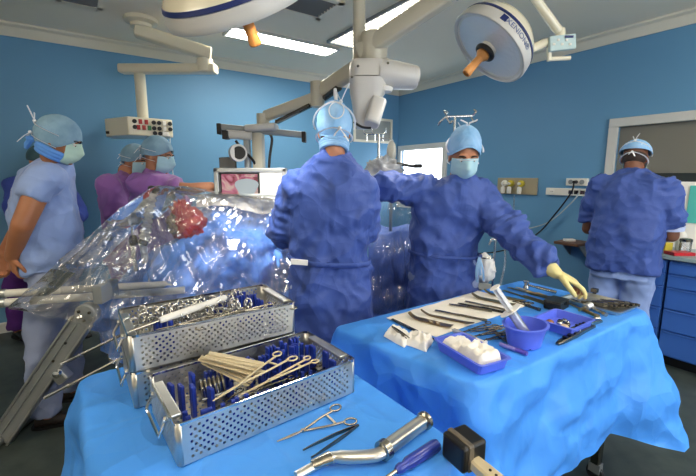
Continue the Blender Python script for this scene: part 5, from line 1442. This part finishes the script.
person('person in light blue scrubs standing sideways with bare arms behind the back', f, gr, arms, lg, (.0, .10, 1.57), M_skint, voxel=.0065)
garment(f, 'scrub_top', M_scrub, gr, ([(sh+V((.0, .03, -.005)), .090), (sh.lerp(el, .25), .086), (sh.lerp(el, .50), .082)], [(f.p(-.18, .04, 1.47), .092), (f.p(-.225, -.04, 1.35), .085)]), voxel=.012, folds=((.024, (4, 4, 2.6), 12), (.012, (8, 8, 6), 3)))
cp = cap(f, M_capg, 1.50, 2.2, 2.5, (1.05, 1.06, 1.10), 15, .006, 'surgical_hood', M_capg)
m = MB()
for k, (z, r) in enumerate(((-.058, .078), (-.075, .075), (-.092, .068))): m.ring(f.h(0, -.012-.004*k, z), (r, r*1.05), .014, f.H @ V((0, .25, 1)), 32, 10)
nc = m.build('neck_cloth', mat('bright_cloth', '#5b95e0', .7), f.root)
m = MB(); m.ball(f.e(PI-.2, 2.05, .02), (.022, .026, .016), f.H); m.tube([f.e(PI-.2, 2.05, .02), f.e(PI-.1, 2.2, .05), f.e(PI, 2.3, .07)], [.014, .016, .01], 8); m.build('cloth_knot', mat('bright_cloth', '#5b95e0', .7), nc)
mk = mask(f, M_maskg, 0, .95); ties(f, mk, (PI-.5, 1.2), (PI-.4, 1.75), .014, .075); eyes(f); shoes(f, lg); trousers(f, M_trous, lg, [(0, .01, 1.0, .19, .14), (0, .01, .86, .20, .145)])

# ---- person in a dark blue gown against the wall behind him
p = at(42, 200, 3.35); f = Fig((p.x, p.y), (.9, -.35)); f.set_head((-.0, .05, 1.60), (.9, -.3, -.3))
gr = [(0, .03, 1.50, .064, .06), (0, .02, 1.46, .12, .09), (0, .01, 1.41, .19, .125), (0, 0, 1.28, .215, .15), (0, 0, 1.05, .215, .15), (0, 0, .80, .225, .16)]
ft = on(17, 337, 0)
lg = [{'j': (f.p(.10, 0, .9), V((ft.x+.05, ft.y+.0, .5)), V((ft.x+.02, ft.y, .09))), 'toe': V((ft.x+.2, ft.y-.08, 0))}, {'j': (f.p(-.10, 0, .9), f.p(-.1, .02, .5), f.p(-.1, 0, .09)), 'toe': f.p(-.12, .17, 0)}]
arms = [{'j': ((-.20, 0, 1.38), (-.24, .1, 1.12), (-.08, .26, 1.08)), 'n': (0, 0, -1), 't': (1, 0, 0)}, {'j': ((.20, 0, 1.38), (.24, .1, 1.12), (.08, .26, 1.08)), 'n': (0, 0, -1), 't': (-1, 0, 0)}]
person('person in dark blue gown and violet trousers hidden behind the one in light scrubs', f, gr, arms, lg, (0, .03, 1.5), M_skin, voxel=.011)
garment(f, 'gown', mat('gown_deep', '#2f449a', .7), gr, ([((-.18, 0, 1.375), .09), ((-.24, .09, 1.13), .08), ((-.1, .24, 1.09), .055)], [((.18, 0, 1.375), .09), ((.24, .09, 1.13), .08), ((.1, .24, 1.09), .055)]), voxel=.018)
cap(f, mat('cap_teal', '#3f5f68', .8), 1.3, 1.8, 2.1, seed=21); mk = mask(f, M_mask); eyes(f); shoes(f, lg, M_black); trousers(f, M_purpled, lg, STAND())

# ---- two in purple by the monitor
p = at(156, 200, 2.85); f = Fig((p.x, p.y), (1, -.12)); f.set_head(at(158, 155, 2.83), (.98, -.05, -.22))
gr = [(0, .02, 1.515, .062, .06), (0, .01, 1.48, .12, .09), (0, 0, 1.425, .185, .12), (0, -.01, 1.3, .205, .145), (0, 0, 1.05, .21, .15), (0, 0, .8, .22, .155)]
lg = straight_legs(f)
w1 = at(211, 186, 2.70)
arms = [{'j': (f.p(.17, .02, 1.40), at(190, 189, 2.68), w1), 'd': V((1, .1, -.1)), 'n': V((0, .3, -1)), 't': V((0, 1, .3)), 'curl': (.3, .35, .4, .4)}, {'j': ((-.18, 0, 1.38), (-.2, .14, 1.15), (-.1, .36, 1.2)), 'n': (0, 0, -1), 't': (1, 0, 0)}]
person('person in purple scrubs and cap reaching an arm towards the monitor', f, gr, arms, lg, (0, .02, 1.51), M_skin, voxel=.008)
e_ = at(190, 189, 2.68)
garment(f, 'scrub_top', M_purple, gr, ([(f.p(.155, .01, 1.40), .098), (f.q((.17, .02, 1.40)).lerp(e_, .8), .078)], [((-.165, 0, 1.38), .092), ((-.2, .1, 1.22), .08)]), voxel=.014)
cp = cap(f, M_capg, 1.3, 1.85, 2.15, (1, 1.02, 1.08), 25, .005, 'surgical_cap', M_capg); mk = mask(f, M_mask); ties(f, mk, (PI, 1.5), (PI, 2.0), .013, .06, False); eyes(f); shoes(f, lg); trousers(f, M_purple, lg, STAND())
MB().tube(spline([f.h(.074, .02, .01), f.h(.068, .06, .006), f.h(.04, .10, .002), f.h(-.04, .10, .002), f.h(-.068, .06, .006)], 4), .0018, 6).build('glasses', M_black, f.root)
p = at(127, 200, 3.12); f = Fig((p.x, p.y), (1, -.2)); f.set_head(at(136, 161, 3.10), (.95, -.25, -.2))
person('person in purple scrubs half hidden behind the one reaching to the monitor', f, gr, [{'j': ((.17, .02, 1.40), (.22, .1, 1.13), (.1, .34, 1.1)), 'n': (0, 0, -1), 't': (-1, 0, 0)}, {'j': ((-.17, .02, 1.40), (-.22, .1, 1.13), (-.1, .34, 1.1)), 'n': (0, 0, -1), 't': (1, 0, 0)}], straight_legs(f), (.0, .02, 1.51), M_skin, voxel=.010)
garment(f, 'scrub_top', M_purple, gr, ([((.165, .01, 1.395), .095), ((.22, .09, 1.16), .08)], [((-.165, .01, 1.395), .095), ((-.22, .09, 1.16), .08)]), voxel=.016)
cp = cap(f, M_capg, 1.3, 1.85, 2.15, (1, 1.02, 1.05), 29, .005, 'surgical_cap', M_capg); mk = mask(f, M_mask); ties(f, mk, (PI, 1.5), (PI, 2.0), .013, .05, False); eyes(f); shoes(f, straight_legs(f)); trousers(f, M_purple, straight_legs(f), STAND())

# ================================================================== OPERATING TABLE, DRAPES AND CLEAR SHEETING
def poly_at(L, n):
    P = [at(*q) for q in L]; S_ = spline(P, 10); d = [0]
    for i in range(1, len(S_)): d.append(d[-1] + (S_[i]-S_[i-1]).length)
    out = []; j = 0
    for i in range(n+1):
        t = d[-1]*i/n
        while j < len(d)-2 and d[j+1] < t: j += 1
        q = (t-d[j])/max(1e-6, d[j+1]-d[j]); out.append(S_[j].lerp(S_[j+1], min(1, max(0, q))))
    return out
def hanging_sheet(top, bot, nu, nv, disp, back=None, nb=0, ease=1.0):
    """sheet hung from a top line to a bottom line; back = run laid flat behind the top line"""
    A, Bm = poly_at(top, nu), poly_at(bot, nu); rows = []
    for k in range(nb, 0, -1):
        t = k/nb; rows.append([a + back(i/nu)*t for i, a in enumerate(A)])
    for k in range(nv+1):
        t = (k/nv)**ease; rows.append([a.lerp(b, t) for a, b in zip(A, Bm)])
    R2 = []
    for k, row in enumerate(rows):
        r = []
        for i, p in enumerate(row):
            e = 1 if k >= nb else .35
            r.append(p + disp(p, i/nu, (k-nb)/nv, e))
        R2.append(r)
    return R2
# --- blue patient drape over the table
def d_pat(p, u, v, e):
    fx = .10*facets(p, 5)*min(1, max(0, v)*4+.2)
    v_ = max(0, v); n1 = noise.noise(V((p.x*4.5, v_*.9, 3)))*.085*min(1, v_*3+.1); n2 = crease(V((p.x, p.z*.6, 1)), (8, 8, 6), 4)*.035*min(1, v_*4+.15)
    bulge = -.10*math.sin(PI*min(1, v_*1.6))
    return V((0, (n1+n2+bulge+fx)*e, .012*crease(p, (6, 6, 6), 2)))
rows = hanging_sheet([(98, 300, 2.38), (118, 282, 2.42), (138, 260, 2.44), (160, 246, 2.45), (182, 234, 2.47), (196, 214, 2.52), (215, 205, 2.56), (240, 209, 2.58), (262, 214, 2.58), (300, 215, 2.58), (345, 220, 2.6)],
    [(95, 352, 2.36), (120, 360, 2.3), (150, 366, 2.28), (180, 366, 2.3), (200, 366, 2.32), (220, 366, 2.34), (245, 366, 2.36), (270, 364, 2.38), (300, 362, 2.4), (345, 358, 2.45)], 150, 80, d_pat,
    lambda u: V((.12, .52, .01 if u > .35 else -.02)), 14)
tag(MB().grid(rows).build('patient_drape', M_drapep, None, smooth=180, solid=.002), 'pale blue drape hanging over the patient under the clear sheeting', 'drape')
rows = hanging_sheet([(368, 232, 2.66), (385, 235, 2.68), (402, 231, 2.7), (418, 236, 2.7), (436, 246, 2.7)], [(368, 350, 2.6), (390, 350, 2.6), (415, 350, 2.6), (436, 350, 2.6)], 60, 60, d_pat, lambda u: V((.1, .4, 0)), 8)
tag(MB().grid(rows).build('patient_drape', mat('deep_drape', '#5c80e0', .6, ridge=(4, .25, .25)), None, smooth=180, solid=.002), 'dark blue drape under the clear sheeting between surgeon and reaching nurse', 'drape')
rows = hanging_sheet([(198, 196, 2.50), (225, 197, 2.52), (255, 199, 2.54), (292, 203, 2.56), (330, 206, 2.58)], [(196, 207, 2.47), (225, 206, 2.50), (255, 213, 2.52), (292, 214, 2.54), (330, 216, 2.55)], 80, 14, lambda p, u, v, e: V((0, .02*crease(p, (9, 9, 9), 8), .010*crease(p, (8, 8, 8), 5))), lambda u: V((.05, .24, .01)), 12)
tag(MB().grid(rows).build('white_sheet', mat('sheet_white', '#d9d4cc', .7), None, smooth=180, solid=.003), 'crumpled white sheet along the top of the patient drape below the monitor', 'sheet')
# --- clear sheeting
def d_film(p, u, v, e):
    v_ = max(0, v); f = 0
    for u0, k, sd in ((.40, 5.5, 2), (.74, 7.0, 9)):          # folds fan out from where the sheet is held up
        ang = math.atan2((u-u0)*1.6, v_+.12); r = math.hypot((u-u0)*1.6, v_+.12); w_ = math.exp(-((u-u0)/.38)**2)
        f += w_*(.050*crease(V((ang*k*.55, r*.8, sd)), (1, 1, 1), sd)*min(1, r*2.2) + .020*crease(V((ang*k*1.4, r*1.2, sd+4)), (1, 1, 1), sd)*min(1, r*3))
    f += .15*facets(p, 7, .8)*min(1, v_*4+.2)
    return V((0, f*e, .012*crease(p, (6, 6, 6), 3)*e))
rows = hanging_sheet([(9, 307, 1.94), (30, 288, 1.95), (60, 261, 2.0), (95, 230, 2.1), (128, 203, 2.22), (155, 186, 2.32), (190, 190, 2.36), (225, 194, 2.4), (262, 197, 2.42), (300, 202, 2.44), (345, 206, 2.46)],
    [(11, 310, 1.93), (38, 316, 1.92), (70, 322, 1.92), (98, 335, 1.93), (112, 362, 1.97), (150, 372, 2.05), (200, 372, 2.12), (250, 370, 2.18), (300, 366, 2.24), (345, 362, 2.3)], 230, 110, d_film,
    lambda u: V((.1, .42, -.02)) if u > .3 else V((.05, .10, -.05)), 16)
tag(MB().grid(rows).build('clear_sheet', M_film, None, smooth=32), 'large crumpled clear plastic sheet hanging in front of the patient drape', 'plastic sheet')
rows = hanging_sheet([(366, 200, 2.52), (380, 190, 2.54), (396, 186, 2.56), (414, 190, 2.57), (436, 200, 2.58)], [(366, 352, 2.42), (385, 352, 2.42), (410, 350, 2.44), (436, 350, 2.46)], 110, 110, d_film, lambda u: V((.05, .35, .0)), 12)
tag(MB().grid(rows).build('clear_sheet', M_film, None, smooth=32), 'narrow clear plastic sheet between the standing surgeon and the reaching nurse', 'plastic sheet')
rows = hanging_sheet([(62, 268, 2.10), (95, 236, 2.20), (128, 208, 2.33), (155, 189, 2.42), (185, 192, 2.46), (212, 196, 2.48)], [(60, 300, 2.06), (95, 300, 2.14), (128, 290, 2.26), (155, 275, 2.38), (185, 262, 2.44), (212, 250, 2.47)], 110, 60, lambda p, u, v, e: d_film(p, u*.5+.1, v, e)*.8, lambda u: V((.05, .2, -.05)), 8)
tag(MB().grid(rows).build('clear_sheet', M_film2, None, smooth=32), 'milky folded plastic sheet behind the large clear sheet by the ribbed tube', 'plastic sheet')
# --- table frame
o = thing('operating_table', 'operating table frame with pale leg rails and a grey slanted support leg', 'operating table', (-1.0, 2.4, 0))
for a, b, Y0, Y1, nm in (((-6, 294), (190, 283), 2.05, 2.36, 'leg_rail'), ((-6, 303.5), (185, 290), 1.965, 2.28, 'leg_rail')):
    p, q = at(*a, Y0), at(*b, Y1); m = MB(); m.tube([p, q], .0215, 18); r_ = m.build(nm, M_white, o)
    c_ = p.lerp(q, .045); MB().tube([p + (q-p)*.03, p + (q-p)*.055], .0245, 18).build('rail_sleeve', M_alu, r_)
MB().box(at(106, 291, 2.06), (.05, .16, .10)).build('rail_block', M_grey, o, smooth=0, bevel=.006)
pv = at(88, 313, 1.98); ft = on(-2, 441, .03); ft.y = 1.96; d = ft-pv
m = MB(); bar(m, pv + d*.0, pv + d*1.02, .055, .115, (0, 1, 0)); lg = None
def flatbar(mb, p, q, wx, dy):
    d = (q-p).normalized(); s = V((0, 1, 0)).cross(d).normalized()
    return mb.loft([[c + s*x*wx/2 + V((0, y*dy/2, 0)) for x, y in ((-1, -1), (1, -1), (1, 1), (-1, 1))] for c in (p, q)])
lgs = flatbar(MB(), pv, pv + d*1.0, .098, .040).build('support_leg', M_grey, o, smooth=0, bevel=.005)
sN = V((0, 1, 0)).cross(d.normalized()).normalized()
for k in (-1, 1): flatbar(MB(), pv + d*.06 + sN*k*.050 + V((0, -.006, 0)), pv + d*1.0 + sN*k*.050 + V((0, -.006, 0)), .012, .046).build('edge_rail', M_alu, lgs, smooth=0, bevel=.002)
flatbar(MB(), pv + d*.08 + sN*.008 + V((0, -.022, 0)), pv + d*.98 + sN*.008 + V((0, -.022, 0)), .006, .008).build('centre_ridge', M_alu, lgs, smooth=0)
MY = Matrix.Rotation(PI/2, 3, 'X')
pd = MB().lathe([(.052, -.03), (.056, -.02), (.056, .024), (.05, .03)], 32, MY, pv).build('pivot_disc', M_grey, o)
for k in range(3): a = k*2.1+.4; MB().lathe([(.008, .03), (.008, .036), (.004, .037)], 12, MY, pv + V((.032*math.cos(a), 0, .032*math.sin(a)))).build('screw', M_dark, pd)
for t in (.22, .36): MB().lathe([(.007, .02), (.007, .026)], 12, MY, pv + d*t).build('screw', M_dark, lgs)
jc = at(66, 371, 1.95)
MB().box(at(62, 375, 1.94), (.07, .055, .07), Matrix.Rotation(.9, 3, 'Y')).build('rod_clamp', M_alu, o, smooth=0, bevel=.008)
MB().lathe([(.018, .02), (.02, .03), (.02, .045), (.012, .05)], 16, MY, at(62, 371, 1.94)).build('clamp_knob', M_chrome, o)
for a, b, Y0, Y1 in (((61, 364), (150, 321), 1.94, 2.1), ((44, 398), (160, 338), 1.90, 2.1)):
    p, q = at(*a, Y0), at(*b, Y1); MB().tube([p, p.lerp(q, .18), p.lerp(q, .19), p.lerp(q, .21), p.lerp(q, .22), q], [.009, .009, .013, .013, .0085, .0085], 14).build('brace_rod', M_chrome, o)
MB().tube([ft + V((0, -.25, 0)), ft + V((0, .25, 0))], .028, 14).build('foot_bar', M_grey, o)
m = MB(); bar(m, (-.75, 2.66, .92), (.02, 2.76, .92), .42, .07); m.build('table_top', M_black, o, bevel=.01)
m = MB(); bar(m, (-.2, 2.7, .05), (-.2, 2.7, .9), .25, .3, (0, 1, 0)); m.build('column', M_alu, o)
MB().box((-.2, 2.7, .04), (.8, .45, .08)).build('base_plate', M_grey, o, smooth=0, bevel=.02)
m = MB(); bar(m, at(185, 287, 2.32), (-.75, 2.62, .92), .06, .06); m.build('rail_arm', M_grey, o)
# --- things showing through the sheeting
def crumpled(name, label, cat, c, r, m_, seed, amp, shape=None):
    mb = MB().ball((0, 0, 0), 1, None, 40, 28)
    for i, p in enumerate(mb.v):
        n = V(p).normalized(); q = V((n.x*r[0], n.y*r[1], n.z*r[2]))
        if shape: q = shape(q, n)
        mb.v[i] = V(c) + q + n*(amp*crease(n, (2.4, 2.4, 2.4), seed) + amp*.4*crease(n, (6, 6, 6), seed+1))
    return tag(mb.build(name, m_, None, smooth=180, loc=V(c) - V((0, 0, r[2]))), label, cat)
crumpled('red_bag', 'crumpled red plastic bag behind the clear sheeting', 'bag', at(187, 221, 2.46), (.115, .05, .12), M_red, 3, .045, lambda q, n: V((q.x*(1-.45*max(0, n.z)) - .04*max(0, n.z), q.y, q.z)))
crumpled('brown_pouch', 'small crumpled brownish pouch beside the red bag', 'pouch', at(173, 224, 2.42), (.03, .03, .06), mat('pouch_brown', '#7d6a58', .5), 6, .02)
o = thing('ribbed_tube', 'white ribbed tube with a dark cap propping up the clear sheeting', 'tube', at(146, 252, 2.36))
p, q = at(143, 245, 2.36), at(153, 193, 2.38); m = MB(); d = q-p; pts = [p + d*i/60 for i in range(61)]
m.tube(pts, [.028 + (.008 if (i//3) % 2 else 0) - .010*i/60 for i in range(61)], 18); m.build('hose', mat('rib_clear', '#d5d5cd', .25, coat=.4), o, smooth=30)
m = MB(); m.tube([q, q+d*.06, q+d*.10, q+d*.13], [.020, .034, .034, .02], 18); m.build('cap', mat('cap_olive', '#3d3a30', .5), o)
m = MB(); m.tube([p, V((p.x-.02, p.y+.05, .92))], .02, 12); m.build('lower_end', M_white, o)
o = thing('clamp_post', 'thin steel post with a black knob behind the clear sheeting', 'post', at(132, 250, 2.34))
p, q = at(132, 240, 2.34), at(132, 203, 2.36); MB().tube([p, q], .0065, 10).build('rod', M_chrome, o)
MB().box(at(132, 220, 2.33), (.09, .05, .035)).build('cross_block', M_alu, o, smooth=0, bevel=.006)
MB().lathe([(.022, -.05), (.027, -.04), (.022, .0), (.014, .012)], 18, None, at(133, 237, 2.33)).build('knob', M_black, o)
m = MB(); bar(m, at(140, 241, 2.34), at(147, 244, 2.34), .03, .03); m.build('side_clamp', M_black, o)
m = MB(); m.tube([at(132, 243, 2.34), V((at(132, 243, 2.34).x, 2.36, .89))], .012, 12); m.build('lower_post', M_grey, o)
# --- behind the surgeon's shoulder
def iv_stand(label, x, y, top, hooks, rods):
    o = thing('drip_stand', label, 'drip stand', (x, y, 0))
    MB().tube([(x, y, .10), (x, y, top)], .011, 12).build('pole', M_chrome, o)
    for k in range(4):
        a = k*PI/2 + .5; e = V((x+.28*math.cos(a), y+.28*math.sin(a), .05)); l_ = MB().tube([V((x, y, .10)), e], [.016, .011], 10).build('base_leg', M_grey, o)
        MB().ring(e - V((0, 0, .024)), .018, .008, (1, 0, 0), 14, 6).build('caster', M_rubber, l_)
    for k, s in enumerate(hooks):
        e = V((x+s, y + .02*(k % 2), top)); MB().tube(spline([V((x, y, top)), e, e + V((.02*(1 if s > 0 else -1), 0, .012)), e + V((.022*(1 if s > 0 else -1), 0, .045))], 5), .0055, 8).build('hook', M_chrome, o)
        if rods: MB().tube([e, e - V((0, 0, .05))], .006, 8).build('hook_drop', M_chrome, o)
    return o
p = at(379, 134, 2.95); iv_stand('drip stand with small hooks in front of the grey wall board', p.x, p.y, p.z, (-.09, .03, -.03), True)
o = thing('fluid_bag', 'clear rounded fluid bag hanging by the bright window', 'bag', at(391, 140, 2.95))
c = at(391.5, 152, 2.93); mb = MB().ball(c, (.036, .022, .082), None, 24, 16); mb.build('bag_body', mat('fluid_bag', '#c9c7bb', .25, coat=.3), o)
MB().ring(at(391.5, 141, 2.93), .012, .003, (0, 1, 0), 16, 6).build('hanger', M_white, o)
MB().tube(spline([c + V((0, 0, -.08)), c + V((.01, 0, -.2)), c + V((-.02, .02, -.45))], 5), .004, 6).build('drip_line', M_clear, o)
MB().tube([at(391.5, 139, 2.95), V((p.x, p.y, at(391.5, 139, 2.95).z+.01))], .004, 6).build('hanger_link', M_chrome, o)
crumpled('covered_monitor', 'box wrapped in clear crumpled plastic behind the surgeon shoulder', 'equipment', at(384, 172, 2.82), (.13, .09, .10), mat('wrapped_grey', '#a9adb3', .18, coat=.6), 12, .045)
o = thing('retractor_holder', 'thin dark holding rod with a black end below the bright window', 'holder', at(398, 168, 2.8))
MB().tube([at(388, 162, 2.82), at(414, 166.5, 2.75)], .011, 10).build('rod', M_dark, o); MB().box(at(418, 166, 2.74), (.055, .04, .028)).build('end_block', M_black, o, smooth=0, bevel=.005)
MB().tube([at(392, 163, 2.82), V((at(392, 163, 2.82).x, 2.85, .95))], .012, 10).build('post', M_grey, o)
# double hook stand above the nurse
p = at(455, 117, 2.75); o = thing('drip_stand', 'drip stand whose forked chrome hooks rise above the reaching nurse', 'drip stand', (p.x, p.y, 0))
MB().tube([(p.x, p.y, .1), p], .011, 12).build('pole', M_chrome, o)
MB().tube([at(446, 117, 2.75), at(472, 116, 2.75)], .008, 10).build('crossbar', M_chrome, o)
for a, b, c_ in (((446, 117), (441, 121), (438, 125)), ((447, 116), (444, 111), (448, 113)), ((472, 116), (476, 112), (474, 110)), ((471, 117), (474, 122), (477, 120)), ((446, 117), (450, 123), (452, 121))):
    MB().tube(spline([at(*a, 2.75), at(*b, 2.73), at(*c_, 2.75)], 5), .007, 8).build('hook', M_chrome, o)
for k in range(4):
    a = k*PI/2 + .2; MB().tube([V((p.x, p.y, .10)), V((p.x+.28*math.cos(a), p.y+.28*math.sin(a), .03))], [.016, .012], 10).build('base_leg', M_grey, o)
# white pouch on a slim stand behind the nurse's hip, clear tubing
p = at(484, 268, 2.72); o = thing('waste_bag', 'white paper waste bag on a thin stand behind the reaching nurse hip', 'bag', (p.x, p.y, 0))
mb = MB().ball((0, 0, 0), 1, None, 32, 20)
for i, q in enumerate(mb.v):
    n = V(q).normalized(); mb.v[i] = p + V((n.x*.065*(1.2-.3*n.z), n.y*.06, n.z*.105)) + n*.022*crease(n, (2.5, 2.5, 2.5), 5)
mb.build('bag_body', M_paper, o, smooth=180)
MB().ring(p + V((0, 0, .085)), .062, .005, (0, 0, 1), 24, 6).build('holder_ring', M_chrome, o)
MB().tube([(p.x+.07, p.y, .06), (p.x+.07, p.y, p.z+.2)], .008, 10).build('stand_post', M_chrome, o)
MB().box((p.x+.03, p.y, .03), (.3, .3, .04)).build('stand_base', M_grey, o, smooth=0, bevel=.01)
m = MB(); m.tube(spline([at(489, 245, 2.7), at(493, 239, 2.7), at(503, 243, 2.7), at(505, 262, 2.72), at(500, 285, 2.75)], 6), .007, 8)
tag(m.build('suction_tube', M_clear), 'clear looping suction tube between nurse and blue wall', 'tube')
